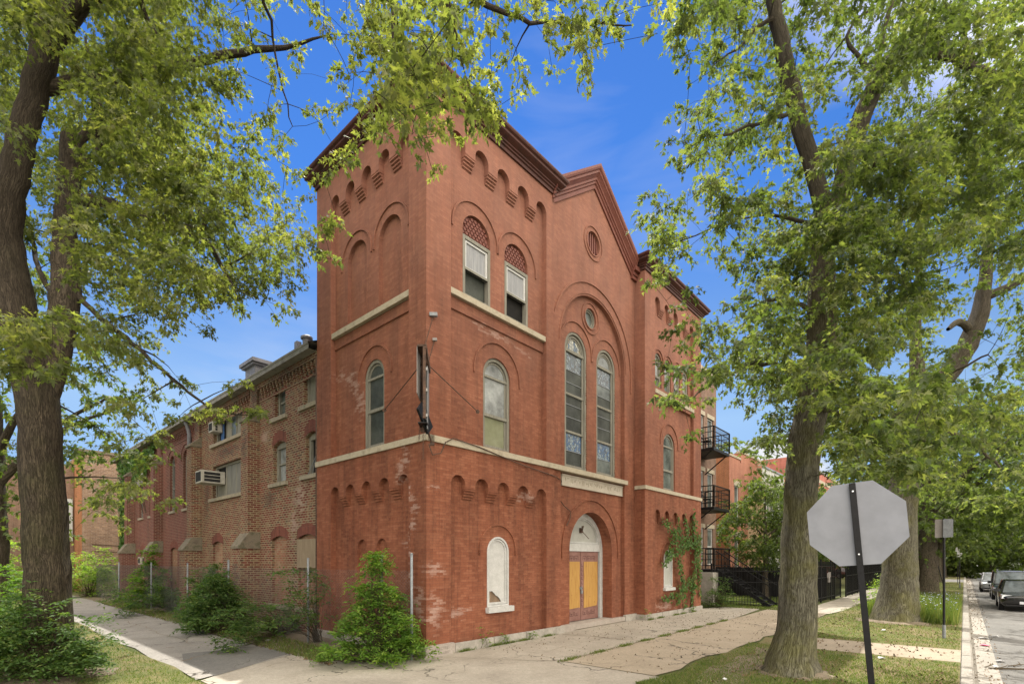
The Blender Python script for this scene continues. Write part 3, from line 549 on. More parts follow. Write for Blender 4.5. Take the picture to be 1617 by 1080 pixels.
# boarded ground floor windows
for xc, r, z0, zs, d in ((2.55, .42, .98, 2.42, .17), (12.2, .40, 1.12, 2.24, D2+.15)):
    b = MB(); b.prism(FR, arch(xc, r, z0, zs), [shrink(xc, r, z0, zs, .05)], d-.03, d+.12); b.prism(FR, shrink(xc, r, z0, zs, .06), [shrink(xc, r, z0, zs, .11)], d+.0, d+.12); w = b.build('window', 'white_paint', church)
    if xc < 5:
        b = MB(); b.prism(FR, [(xc-.33, 1.42)]+[(xc-.33+.6*k/8, 1.42-.40*(k/8)**1.6-.02*math.sin(k*2)) for k in range(1, 9)]+[(xc+.33, 1.02), (xc+.33, 2.42)]+arc(xc, 2.42, .33, 0, 180, 16), [], d+.03, d+.05); b.build('painted_board', 'white_paint', w)
        b = MB(); b.plate(FR, rect(xc-.33, xc+.33, 1.0, 1.6), [], d+.075); b.build('rotten_board', 'plywood_rotten', w)
    else: b = MB(); b.plate(FR, shrink(xc, r, z0, zs, .06), [], d+.03); b.build('painted_board', 'cream_panel', w)
# tall stained glass pair
for xc, topm in ((6.25, 'stained_mixed'), (8.09, 'glass_milky')):
    b = MB(); r, z0, zs, d = .62, 5.14, 8.93, .20
    b.prism(FR, arch(xc, r, z0, zs, 24), [arch(xc, r-.08, z0+.06, zs, 24)], d, d+.12); b.prism(FR, arch(xc, r-.1, z0+.08, zs, 24), [arch(xc, r-.17, z0+.13, zs, 24)], d+.05, d+.1); b.prism(FR, arch(xc, r-.20, zs-.05, zs, 24), [arch(xc, r-.235, zs+.0, zs, 24)], d+.06, d+.1)
    b.box(xc-.52, xc+.52, d+.03, d+.1, zs-.07, zs+.02)
    for z in (7.52, 6.32): b.box(xc-.5, xc+.5, d+.03, d+.1, z-.035, z+.035)
    w = b.build('tall_window', 'wood_grey', church)
    g = MB(); g.plate(FR, [(xc-.45, zs), (xc+.45, zs)]+arc(xc, zs, .45, 0, 180, 18), [], d+.08); g.build('lunette_pane', topm, w)
    zz = [5.22, 5.72, 6.28, 6.8, 7.2, 7.48, 7.9, 8.3, 8.86]
    for k, (za, zb) in enumerate(zip(zz[:-1], zz[1:])):
        g = MB(); g.plate(FR, rect(xc-.46, xc+.46, za+.008, zb-.008), [], d+.085+.003*(k % 2)); g.build('pane', 'stained_blue' if k == 1 else ('stained_slate' if k == 7 else ('glass_grey' if k in (0, 6) and xc > 7 else 'glass_dark')), w)
    g = MB()
    for z in zz[1:-1]: g.box(xc-.46, xc+.46, d+.07, d+.082, z-.009, z+.009)
    g.build('glazing_bar', 'galvanised', w)
    for q in (xc+.615,):   # broken brick edges where frames were torn out
        g = MB(); rr = random.Random(int(xc*10)); z = 5.2
        while z < 8.7:
            if rr.random() < .7: g.box(q-.015-rr.random()*.02, q+.02, .19-rr.random()*.004, .3, z, z+.055)
            z += .068
        g.build('broken_jamb', 'brick_side', church)
b = MB(); b.prism(FR, circ(7.08, 10.3, .33), [circ(7.08, 10.3, .27)], .22, .32); b.prism(FR, circ(7.08, 10.3, .26), [circ(7.08, 10.3, .22)], .25, .32); w = b.build('round_window', 'wood_grey', church); g = MB(); g.plate(FR, circ(7.08, 10.3, .25), [], .29); g.build('pane', 'glass_grey', w)
# front door -------------------------------------------------------
b = MB(); b.prism(FR, arch(7.185, 1.293, .17, 2.53, 30), [arch(7.185, 1.12, .17, 2.53, 30)], .56, .66); b.box(6.0, 8.36, .57, .66, 2.52, 2.78); b.prism(FR, arch(7.185, 1.08, 2.79, 2.8, 26, .86), [arch(7.185, 1.0, 2.84, 2.85, 26, .75)], .60, .66)
dfm = b.build('door_frame', 'white_paint', church); b = MB(); b.plate(FR, [(6.1, 2.75), (8.28, 2.75)]+arc(7.185, 2.53, 1.12, 14, 166, 24), [], .645); tp = b.build('tympanum', 'cream_panel', dfm)
b = MB(); b.bar((7.2, .58, 3.22), (7.0, .40, 3.35), .03); b.bar((7.0, .40, 3.35), (6.85, .34, 3.33), .05); b.bar((7.25, .6, 3.2), (7.42, .45, 2.95), .02); b.box(7.12, 7.24, .57, .645, 3.15, 3.32); b.build('lamp_bracket', 'rusty_iron', tp)
for x0, x1 in ((6.11, 7.13), (7.15, 8.24)):
    b = MB(); b.box(x0, x1, .60, .66, .175, 2.51); dl = b.build('door_leaf', 'door_paint', church, bevel=.004)
    b = MB(); b.prism(FR, [(x0+.17, .58), (x0+.17, 2.17), (x1-.06, 2.17), (x1-.06, .80 if x0 > 7 else .60), (x1-.13, .62)], [], .585, .60); b.build('plywood_sheet', 'plywood_gold', dl)
    g = MB(); k = 0; yy = .5985
    def gb(a, b_, c, d_): g.box(a, b_, .596, .605, c, d_)
    for zc, sg in ((2.29, 1), (.42, -1)):
        xs = x0+.12
        while xs < x1-.22:
            gb(xs, xs+.2, zc+.07*sg-.008, zc+.07*sg+.008); gb(xs, xs+.016, zc-.07, zc+.07); gb(xs+.05, xs+.15, zc-.008, zc+.008); gb(xs+.2, xs+.216, zc-.07, zc+.07) ; gb(xs+.1, xs+.116, zc-.07, zc); xs += .27
    zs = .65
    while zs < 2.1: gb(x0+.03, x0+.12, zs, zs+.016); gb(x0+.03, x0+.046, zs, zs+.1); zs += .15
    g.build('carved_groove', 'door_groove', dl)
b = MB(); b.tube([(7.14+.05*math.cos(a), .56, 1.25+.07*math.sin(a)) for a in [k*.7 for k in range(9)]], .012, 6); b.box(7.10, 7.19, .54, .585, 1.08, 1.18); b.box(7.05, 7.22, .575, .6, 1.22, 1.3); b.build('padlock', 'galvanised', church)
b = MB(); b.box(5.95, 9.12, .0, .64, .02, .168); b.box(5.32, 5.94, -.02, .2, -.05, .2); b.box(9.13, 9.14, 0, .1, 0, .1); b.build('doorstep', 'corner_stone', church, bevel=.012)
b = MB(); b.box(5.9, 9.13, .03, .6, -.05, .019); b.build('step_shadow_gap', 'dirt', church)

# nave side wall ---------------------------------------------------
XS, YE, ZE = .10, 31.2, 8.42
t = MB(); q = MB(); holes_a = []; sidew = []
def seg(xc, hw, z0, zs, rise): return [(xc-hw, z0), (xc-hw, zs)]+[(xc-hw+2*hw*k/8, zs+rise*math.sin(math.pi*k/8)) for k in range(1, 8)]+[(xc+hw, zs), (xc+hw, z0)]
H = {'a1': rect(5.2, 6.14, 6.98, 8.12), 'b1': rect(7.40, 8.21, 6.98, 8.08), 'a2': seg(5.6, .43, 4.82, 6.0, .12), 'b2': seg(7.84, .48, 4.80, 6.05, .12), 'c1': rect(11.0, 14.05, 6.98, 8.05), 'c2': rect(11.0, 14.15, 4.76, 6.08),
     'd1': seg(5.9, .62, .78, 2.88, .2), 'd2': seg(7.85, .6, .78, 2.88, .2), 'd3': seg(13.55, .58, .78, 2.85, .2)}
t.plate(SI, rect(YT, 16.0, 0, ZE), list(H.values()), XS, [XS+.28]*6+[XS+.12]*3)
t.plate(SI, rect(27.6, YE, 0, ZE), [], XS); t.poly([(XS, YE, 0), (12, YE, 0), (12, YE, ZE), (XS, YE, ZE)])
t.build('nave_wall', 'brick_side', church)
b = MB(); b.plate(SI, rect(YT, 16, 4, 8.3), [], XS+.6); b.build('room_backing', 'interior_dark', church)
b = MB()
for k in ('d1', 'd2', 'd3'): b.plate(SI, H[k], [], XS+.1)
b.build('bricked_up_arch', 'brick_infill', church)
b = MB()
def archring(xc, hw, zs, rise, th=.3): b.prism(SI, [(xc-hw-.06+(2*hw+.12)*k/10, zs+rise*math.sin(math.pi*k/10)) for k in range(11)]+[(xc+hw+.02-(2*hw+.04)*k/10, zs+th+rise*1.35*math.sin(math.pi*k/10)) for k in range(11)], [], XS-.012, XS+.02)
for xc, hw, zs in ((5.9, .62, 2.88), (7.85, .6, 2.88), (13.55, .58, 2.85), (5.6, .43, 6.0), (7.84, .48, 6.05)): archring(xc, hw, zs, .14)
b.build('brick_arch', 'brick_arch_red', church)
t = MB(); ar = [arch(17.62, .42, 4.62, 6.9), arch(19.72, .42, 4.62, 6.9)]; ar2 = [arch(23.5, .42, 4.62, 6.9), arch(25.6, .42, 4.62, 6.9)]; lo3 = [seg(19.45, .55, .78, 2.7, .2), seg(25.2, .5, .78, 2.6, .2)]
t.plate(SI, rect(16.0, 27.6, 0, ZE), ar+ar2+lo3, XS, [XS+.25]*4+[XS+.1]*2)
for c in (17.62, 19.72, 23.5, 25.6): hood(t, SI, c, 6.95, .62, w=.05, d0=XS); hood(t, SI, c, 6.95, .44, w=.16, d0=XS, pr=.012, drop=0)
t.build('nave_wall', 'brick_side_red', church)
b = MB()
for k in lo3: b.plate(SI, k, [], XS+.08)
b.build('bricked_up_arch', 'brick_infill', church)
b = MB(); archring(19.45, .55, 2.7, .14); archring(25.2, .5, 2.6, .14); b.build('brick_arch', 'brick_arch_red', church)
for c in (17.62, 19.72, 23.5, 25.6):
    b = MB(); b.prism(SI, arch(c, .42, 4.62, 6.9), [arch(c, .35, 4.68, 6.9)], XS+.12, XS+.24); b.prism(SI, rect(c-.36, c+.36, 6.86, 6.94), [], XS+.14, XS+.2); b.prism(SI, rect(c-.36, c+.36, 5.7, 5.78), [], XS+.14, XS+.2)
    w = b.build('tall_window', 'wood_dark', church); g = MB(); g.plate(SI, arch(c, .36, 4.66, 6.9), [], XS+.19); g.build('pane', 'glass_dark', w)
    g = MB(); g.prism(SI, rect(c-.5, c+.5, 4.5, 4.61), [], XS-.06, XS+.2); g.build('sill', 'stone_side', w)
def sillbox(a0, a1, z, w): g = MB(); g.prism(SI, rect(a0, a1, z-.13, z-.003), [], XS-.09, XS+.2); g.build('sill', 'stone_side', w, bevel=.006)
# three kinds of side windows
def sidewin(key, rl, gm, sill=True, lower=None, board=()):
    pts = H[key]; a0, a1 = pts[0][0], pts[-1][0]; z0 = pts[0][1]; z1 = pts[1][1]; b = MB()
    b.prism(SI, rect(a0, a1, z0, z1+ (.1 if 'a2' == key or 'b2' == key else 0)), [rect(a0+.10, a1-.10, z0+.08, z1-.08)], XS+.13, XS+.26)
    for (p0, p1, p2, p3) in rl: b.prism(SI, rect(a0+p0, a0+p1, z0+p2, z0+p3), [], XS+.16, XS+.24)
    w = b.build('window', 'wood_grey', church); g = MB(); g.plate(SI, rect(a0+.08, a1-.08, z0+.06, z1-.06), [], XS+.22); g.build('pane', gm, w)
    for (p0, p1, p2, p3, mt) in board: g = MB(); g.prism(SI, rect(a0+p0, a0+p1, z0+p2, z0+p3), [], XS+.17, XS+.2); g.build('shutter_board', mt, w)
    sillbox(a0-.16 if a0 > 6 else a0, a1+.22, z0, w); return w
sidewin('a1', [(.4, .46, .1, 1.05)], 'interior_dark', board=[(.46, .84, .1, 1.02, 'wood_grey')]); sidewin('b1', [(.1, .36, .06, 1.04), (.36, .7, .5, .56)], 'glass_grey')
wa = sidewin('a2', [(.1, .16, .1, 1.1)], 'interior_dark'); g = MB(); g.tube([(XS+.1, 5.35, 5.6), (XS+.05, 5.95, 4.85)], .012, 5); g.tube([(XS+.12, 5.5, 5.5), (XS+.08, 5.75, 4.85)], .01, 5); g.build('loose_rod', 'galvanised', wa)
sidewin('b2', [(.1, .2, .08, 1.2), (.1, .86, .62, .68)], 'glass_milky'); 
sidewin('c1', [(1.0, 1.06, .1, 1.0), (1.5, 1.56, .1, 1.0), (2.0, 2.06, .1, 1.0)], 'interior_dark', board=[(.12, .95, .08, 1.0, 'wood_grey'), (1.08, 1.48, .08, 1.0, 'glass_grey'), (1.58, 1.98, .08, 1.0, 'wood_grey'), (2.4, 2.7, .08, .8, 'blue_curtain')])
sidewin('c2', [(1.0, 1.08, .1, 1.25), (2.0, 2.1, .1, 1.25)], 'interior_dark', board=[(.12, .55, .08, 1.24, 'wood_dark'), (.57, 1.0, .08, 1.24, 'wood_dark'), (1.08, 1.5, .08, 1.24, 'wood_dark'), (1.52, 2.0, .08, 1.24, 'wood_dark'), (2.1, 3.02, .08, .8, 'wood_grey')])
b = MB(); b.prism(SI, rect(5.25, 6.52, 1.98, 2.87), [], XS-.04, XS-.015); b.build('plywood_sheet', 'plywood_raw', church)
b = MB(); b.prism(SI, rect(7.15, 8.55, .6, .76), [], XS-.07, XS+.05); b.prism(SI, rect(5.2, 6.6, .6, .76), [], XS-.07, XS+.05); b.build('sill', 'stone_side', church)
# buttresses
for y0, bm_ in ((9.43, 'brick_side'), (15.46, 'brick_side'), (21.3, 'brick_side_red'), (26.9, 'brick_side_red')):
    y1 = y0+.62; b = MB(); b.box(XS-.40, XS+.02, y0, y1, 2.6, 7.08); b.box(XS-.66, XS+.02, y0-.03, y1+.06, 0, 2.62); b.box(XS-.1, XS+.02, y0+.02, y1-.02, 7.3, ZE); w = b.build('buttress', bm_, church)
    for (p, zb, zt, m1) in ((.46, 7.08, 7.52, .03), (.72, 2.62, 3.2, .07)):
        c = MB(); pi = .03 if p < .5 else .38
        c.hexa([(XS-p, y0-m1, zb), (XS-p, y1+m1, zb), (XS, y1+m1, zb), (XS, y0-m1, zb)], [(XS-p, y0-m1, zb+.07), (XS-p, y1+m1, zb+.07), (XS-pi, y1+m1, zt), (XS-pi, y0-m1, zt)]) if 0 else None
        pr = [(-p, zb), (-p, zb+.08), (-pi, zt), (.0, zt), (.0, zb)]
        i = c.pts([(XS+a, y0-m1, z) for a, z in pr]); j = c.pts([(XS+a, y1+m1, z) for a, z in pr]); n = 5
        for k in range(n): c.f.append((i+k, i+(k+1) % n, j+(k+1) % n, j+k)); c.m.append(0)
        c.f.append(tuple(i+k for k in range(n))); c.m.append(0); c.f.append(tuple(j+k for k in range(n))); c.m.append(0)
        c.build('stone_cap', 'cap_stone', w, bevel=.006)
# corbel table and eaves
for y0, y1, m_ in ((5.15, 9.4, 'brick_side'), (10.1, 15.4, 'brick_side'), (16.1, 21.25, 'brick_side_red'), (22.0, 26.85, 'brick_side_red'), (27.6, 31.1, 'brick_side_red')):
    b = MB(); b.box(XS-.10, XS+.01, y0, y1, 8.2, ZE); y = y0+.08
    while y < y1-.1: b.box(XS-.085, XS+.01, y, y+.1, 8.08, 8.2); b.box(XS-.055, XS+.01, y, y+.1, 7.96, 8.08); b.box(XS-.025, XS+.01, y, y+.1, 7.87, 7.96); y += .24
    b.box(XS-.02, XS+.01, y0, y1, 7.76, 7.86); b.build('corbel_table', m_, church)
b = MB(); pr = [(-.36, 8.40), (-.36, 8.52), (-.38, 8.55), (-.38, 8.60), (-.30, 8.62), (.1, 8.66), (.1, 8.42), (-.1, 8.40)]
i = b.pts([(XS+a, YT, z) for a, z in pr]); j = b.pts([(XS+a, YE+.3, z) for a, z in pr]); n = len(pr)
for k in range(n): b.f.append((i+k, i+(k+1) % n, j+(k+1) % n, j+k)); b.m.append(0)
b.f.append(tuple(j+k for k in range(n))); b.m.append(0); b.build('eaves_gutter', 'fascia_grey', church)
b = MB(); b.poly([(XS-.3, YT, 8.63), (XS-.3, YE+.3, 8.63), (7.6, YE+.3, 11.8), (7.6, YT, 11.8)]); b.poly([(15.4, 5, 8.63), (15.4, YE+.3, 8.63), (7.6, YE+.3, 11.8), (7.6, 5, 11.8)]); b.poly([(15.3, 5, 0), (15.3, YE, 0), (15.3, YE, 8.63), (15.3, 5, 8.63)]); b.poly([(XS, YE, 8.4), (7.6, YE, 11.8), (15.3, YE, 8.4), (15.3, YE, 0), (12, YE, 0)]); b.build('roof', 'roofing', church)
b = MB(); b.tube([(XS-.28, 16.85, 8.5), (XS-.16, 16.85, 8.25), (XS-.08, 16.85, 7.9), (XS-.08, 16.85, 6.9)], .09, 8); b.build('downspout', 'zinc_vent', church, smooth=True)
b = MB(); b.tube([(XS-.06, YT+.07, 8.3), (XS-.06, YT+.07, .2)], .045, 8); b.build('downspout', 'rusty_iron', church, smooth=True)
P = lambda u, v, x: None
b = MB(); b.box(.75, 1.6, 11.5, 12.45, 8.9, 9.95); b.box(.64, 1.7, 11.39, 12.56, 9.85, 9.93); b.box(.58, 1.78, 11.3, 12.65, 9.93, 10.08); b.build('roof_vent', 'zinc_vent', church, bevel=.01)
b = MB(); b.tube([(.5, 6.75, 8.7), (.5, 6.75, 9.38)], .13, 12); b.tube([(.5, 6.75, 9.38), (.5, 6.75, 9.44), (.5, 6.75, 9.5)], [.19, .19, .09], 12); b.box(.3, .46, 7.02, 7.2, 8.7, 9.35); b.build('flue', 'zinc_vent', church)
b = MB(); b.tube([(.3, 17.2, 8.6), (.3, 17.2, 9.1)], .06, 8); b.build('flue', 'zinc_vent', church)
# wires and brackets on the front
b = MB(); b.tube([(.02, -.06, 4.86), (.1, -.1, 4.62), (.35, -.1, 4.7), (.5, -.09, 4.98), (.75, -.08, 5.12), (1.6, -.07, 5.06), (3.2, -.05, 4.86), (4.9, -.03, 4.72), (5.35, .1, 4.66), (5.25, .1, 4.35), (5.22, .1, 4.1), (5.5, .1, 3.9), (5.85, .1, 3.75), (5.8, .1, 3.5), (5.62, .1, 3.3)], .014, 5); b.build('cable', 'rusty_iron', church)

# ------------------------------------------------------------------ ground, paths, street
def sheet(name, pts, z, material, local=True, kind='structure', sub=0):
    me = bpy.data.meshes.new(name); v = [tuple(W(x, y, z)) if local else (x, y, z) for x, y in pts]
    tri = tessellate_polygon([[Vector(p) for p in v]]); me.from_pydata(v, [], [tuple(t) for t in tri]); me.materials.append(MATS[material])
    bm = bmesh.new(); bm.from_mesh(me); bmesh.ops.recalc_face_normals(bm, faces=bm.faces[:]); [f.normal_flip() for f in bm.faces if f.normal.z < 0]; bm.to_mesh(me); bm.free()
    o = bpy.data.objects.new(name, me); COL.objects.link(o); o['kind'] = kind; return o
def wob(p0, p1, n, amp, seed):
    rr = random.Random(seed); return [(p0[0]+(p1[0]-p0[0])*k/n+(rr.uniform(-amp, amp) if 0 < k < n else 0), p0[1]+(p1[1]-p0[1])*k/n+(rr.uniform(-amp, amp) if 0 < k < n else 0)) for k in range(n+1)]
KY = -9.12; SZ = -.17                      # kerb face and street level
sheet('ground', [(-900, KY), (1500, KY), (1500, 1400), (-900, 1400)], -.02, 'soil_grass')
sheet('street', [(-900, -500), (1500, -500), (1500, KY-.62), (-900, KY-.62)], SZ, 'street_asphalt')
sheet('gutter', [(-60, KY-.62), (300, KY-.62), (300, KY-.2), (-60, KY-.2)], SZ+.004, 'kerb_concrete')
b = MB(); x = -9.5
while x < 160: b.box(x, x+2.98, KY-.2, KY+.0, -.3, .0); x += 3
o = b.build('kerb', 'kerb_concrete', None, bevel=.02); o.location = W(0, 0); o.rotation_euler = (0, 0, ROT); o['kind'] = 'structure'
sheet('front_pavement', [(-4.25, -6.0), (-1.9, -7), (1.7, -6.2), (1.66, -2.6), (12.5, -2.62), (17.9, -2.2), (17.9, -.6), (16, -.2), (15.35, -.1), (5, .1), (-.2, .2), (-1.6, 1.2), (-1.9, 3.0), (-4.2, 1.3)], .0, 'concrete_grey')
sheet('tan_pavement', [(1.68, -2.62), (12.5, -2.64), (18.5, -2.5), (19.5, -3.4), (18.5, -4.9)]+wob((12, -5.0), (1.72, -4.75), 12, .12, 3), .004, 'concrete_tan')
sheet('far_pavement', [(18.4, -3.75), (150, -3.75), (150, -5.35), (19, -5.2), (17, -5.0)], .006, 'concrete_grey')
sheet('carriage_walk', [(7.1, -5.6), (9.2, -5.3), (9.3, KY+.0), (7.3, KY)], .004, 'concrete_tan')
sheet('side_path', wob((-1.9, 2.6), (-1.8, 34), 14, .14, 8)+wob((-4.2, 34), (-4.25, 1.4), 20, .12, 4), .004, 'old_asphalt')
sheet('side_path_patch', [(-3.9, 3.4)]+wob((-3.6, 4.6), (-1.9, 4.4), 6, .12, 12)+wob((-1.9, 2.7), (-3.9, 1.5), 5, .1, 13), .008, 'street_asphalt')
sheet('dirt_strip', [(-1.95, 2.9), (-1.7, 1.2), (-.3, -.15), (-.05, 0), (.1, 5), (.1, 34), (-1.9, 34)], .003, 'dirt')
sheet('side_lawn', wob((-4.2, -3), (-4.2, 34), 24, .14, 21)+[(-9, 34), (-9, -3)], .003, 'lawn')
sheet('side_street', [(-9.5, -8), (-9.5, 120), (-19, 120), (-19, -8)], .006, 'street_asphalt')
sheet('verge', [(1.0, -5.6)]+wob((1.7, -4.85), (12, -5.1), 12, .14, 31)+[(19, -5.2), (150, -5.3), (150, KY), (-9, KY), (-9, -7), (-3, -7)], .001, 'lawn')
sheet('dirt_patch', wob((1.4, -5.6), (6.5, -5.2), 8, .25, 5)+wob((6.3, -5.9), (1.6, -6.3), 8, .25, 6), .0045, 'dirt')
sheet('cross_street', [(62, -3.7), (72, -3.7), (72, KY), (62, KY)], .012, 'street_asphalt')
b = MB()   # pavement joints with grass in them: shallow cracks
rr = random.Random(2)
def crackline(b, x0, y0, x1, y1, w=.012, n=14, amp=.03, z=.0095):
    ps = [(x0+(x1-x0)*k/n+(rr.uniform(-amp, amp) if 0 < k < n else 0), y0+(y1-y0)*k/n+(rr.uniform(-amp, amp) if 0 < k < n else 0)) for k in range(n+1)]
    dx, dy = x1-x0, y1-y0; L = math.hypot(dx, dy); nx, ny = -dy/L, dx/L
    for (a, c), (d, e) in zip(ps[:-1], ps[1:]):
        w1, w2 = w*rr.uniform(.5, 1.4), w*rr.uniform(.5, 1.4); b.poly([(a-nx*w1, c-ny*w1, z), (d-nx*w1, e-ny*w1, z), (d+nx*w1, e+ny*w1, z), (a+nx*w1, c+ny*w1, z)])
for q in ((1.66, -2.6, 12.5, -2.63, .022, 40, .02), (1.66, -2.6, 1.7, -5.4, .008, 8, .004), (-.1, -.3, 1.66, -2.6, .006, 12, .004), (-1.9, 3.1, 1.66, -2.6, .007, 2, 0), (5.0, -.2, 5.4, -2.6, .02, 10, .06), (9.3, -.6, 9.4, -2.6, .008, 8, .02),
          (6.6, -2.62, 7.0, -5.0, .012, 10, .06), (3.2, -.1, 3.25, -2.6, .006, 6, .006), (12.4, -.5, 12.5, -2.6, .008, 6, .01), (2.3, -1.6, 5.2, -1.5, .005, 12, .05), (12.6, -2.62, 12.5, -5, .01, 8, .02),
          (-3.9, 3.6, -1.95, 5.0, .02, 12, .07), (-3.6, 5.9, -2.2, 5.3, .015, 10, .07), (-4.1, 8.3, -2.0, 7.6, .012, 10, .09), (-3.9, 10.5, -2.6, 12.5, .012, 10, .1), (-3.0, 6, -2.9, 14, .01, 20, .12), (-2.9, 1.6, -1.75, 2.3, .008, 8, .03), (7.2, -7.3, 9.2, -7.2, .012, 8, .02)):
    crackline(b, *q)
o = b.build('pavement_joints', 'dirt'); o.location = W(0, 0); o.rotation_euler = (0, 0, ROT); o['kind'] = 'structure'

# ------------------------------------------------------------------ leaf and grass meshes (numpy)
MAPLE = np.array([(0, -.18), (.10, .04), (.44, -.05), (.21, .18), (.57, .53), (.16, .40), (.17, .68), (0, 1.04), (-.17, .68), (-.16, .40), (-.57, .53), (-.21, .18), (-.44, -.05), (-.10, .04)])
LANCE = np.array([(0, 0), (.17, .25), (.2, .5), (.12, .78), (0, 1.0), (-.12, .78), (-.2, .5), (-.17, .25)])
BLADE = np.array([(-.5, 0), (.5, 0), (.35, .5), (0, 1)])
LOB = np.array([(0, 0), (.3, -.05), (.5, .3), (.25, .5), (0, 1.0), (-.25, .5), (-.5, .3), (-.3, -.05)])
def leaves_mesh(name, pos, dirs, nrm, size, shape, material, parent=None, tint=None, bend=.25, kind=None):
    pos = np.asarray(pos, dtype=np.float64); n = len(pos); k = len(shape)
    d = dirs/np.linalg.norm(dirs, axis=1, keepdims=True); s = np.cross(d, nrm); s /= np.linalg.norm(s, axis=1, keepdims=True)+1e-9; u = np.cross(s, d)
    size = np.broadcast_to(size, (n,)).reshape(n, 1, 1); sh = shape.reshape(1, k, 2)
    curl = (np.abs(sh[..., :1])*bend+sh[..., 1:]**2*-bend*.9)*(.2+1.9*rng.random((n, 1, 1)))
    v = pos[:, None, :]+size*(sh[..., :1]*s[:, None, :]+sh[..., 1:]*d[:, None, :]+curl*u[:, None, :])
    me = bpy.data.meshes.new(name); me.vertices.add(n*k); me.vertices.foreach_set('co', v.reshape(-1))
    me.loops.add(n*k); me.loops.foreach_set('vertex_index', np.arange(n*k, dtype=np.int32)); me.polygons.add(n)
    me.polygons.foreach_set('loop_start', np.arange(0, n*k, k, dtype=np.int32)); me.polygons.foreach_set('loop_total', np.full(n, k, dtype=np.int32))
    tint = rng.random(n) if tint is None else tint; a = me.attributes.new('tint', 'FLOAT', 'FACE'); me.update(); a = me.attributes['tint']; a.data.foreach_set('value', np.asarray(tint, dtype=np.float32))
    me.materials.append(MATS[material]); me.validate(); o = bpy.data.objects.new(name, me); COL.objects.link(o)
    if parent: o.parent = parent; o.matrix_parent_inverse = parent.matrix_basis.inverted()
    if kind: o['kind'] = kind
    return o
def rdir(n, zlo=-1, zhi=1):
    z = rng.uniform(zlo, zhi, n); a = rng.uniform(0, 2*np.pi, n); r = np.sqrt(1-z*z); return np.stack([r*np.cos(a), r*np.sin(a), z], 1)
class Twigs:     # many thin branches as one mesh
    def __init__(s): s.v = []; s.f = []; s.uv = []
    def add(s, P, Rr, n=5, flute=0, seed=0):
        P = np.asarray(P, float); st = len(s.v); up = None; L = 0; ln = len(P); rr = np.random.default_rng(seed)
        ph = rr.uniform(0, 6.28, 3)
        for k in range(ln):
            d = P[min(k+1, ln-1)]-P[max(k-1, 0)]; d /= np.linalg.norm(d)+1e-9
            if up is None: up = np.cross(d, (1, 0, 0) if abs(d[0]) < .8 else (0, 1, 0))
            up = up-d*up.dot(d); up /= np.linalg.norm(up)+1e-9; w = np.cross(d, up)
            if k: L += np.linalg.norm(P[k]-P[k-1])
            for j in range(n+1):
                a = 2*math.pi*j/n; r = Rr[k]*(1+flute*(1+3.2*math.exp(-L*2.6) if Rr[0] > .35 else 1)*(math.sin(3*a+ph[0]+L*.5)*.5+math.sin(5*a+ph[1]-L)*.35+math.sin(2*a+ph[2]+L*1.3)*.4))
                s.v.append(P[k]+(up*math.cos(a)+w*math.sin(a))*r); s.uv.append((j/n*2*math.pi*max(.15, round(Rr[0]*4)/4), L))
        for k in range(ln-1):
            for j in range(n): a = st+k*(n+1)+j; s.f.append((a, a+1, a+n+2, a+n+1))
    def build(s, name, material, parent):
        me = bpy.data.meshes.new(name); me.from_pydata([tuple(v) for v in s.v], [], s.f); me.materials.append(MATS[material]); ul = me.uv_layers.new(name='UVMap')
        idx = np.zeros(len(me.loops), dtype=np.int32); me.loops.foreach_get('vertex_index', idx); ul.data.foreach_set('uv', np.array(s.uv, dtype=np.float32)[idx].reshape(-1))
        me.polygons.foreach_set('use_smooth', np.ones(len(me.polygons), dtype=bool)); o = bpy.data.objects.new(name, me); COL.objects.link(o)
        if parent: o.parent = parent; o.matrix_parent_inverse = parent.matrix_basis.inverted()
        return o
def smooth_path(P, Rr, step=.25, jit=0, seed=0):
    P = [np.array(p, float) for p in P]; out = []; ro = []; rr = np.random.default_rng(seed)
    for k in range(len(P)-1):
        p0, p1, p2, p3 = P[max(k-1, 0)], P[k], P[k+1], P[min(k+2, len(P)-1)]; n = max(2, int(np.linalg.norm(p2-p1)/step))
        for i in range(n):
            t = i/n; out.append(.5*((2*p1)+(p2-p0)*t+(2*p0-5*p1+4*p2-p3)*t*t+(3*p1-p0-3*p2+p3)*t**3)+rr.normal(0, jit, 3)*(1 if (k or i) else 0)); ro.append(Rr[k]+(Rr[k+1]-Rr[k])*t)
    out.append(P[-1]); ro.append(Rr[-1]); return np.array(out), np.array(ro)
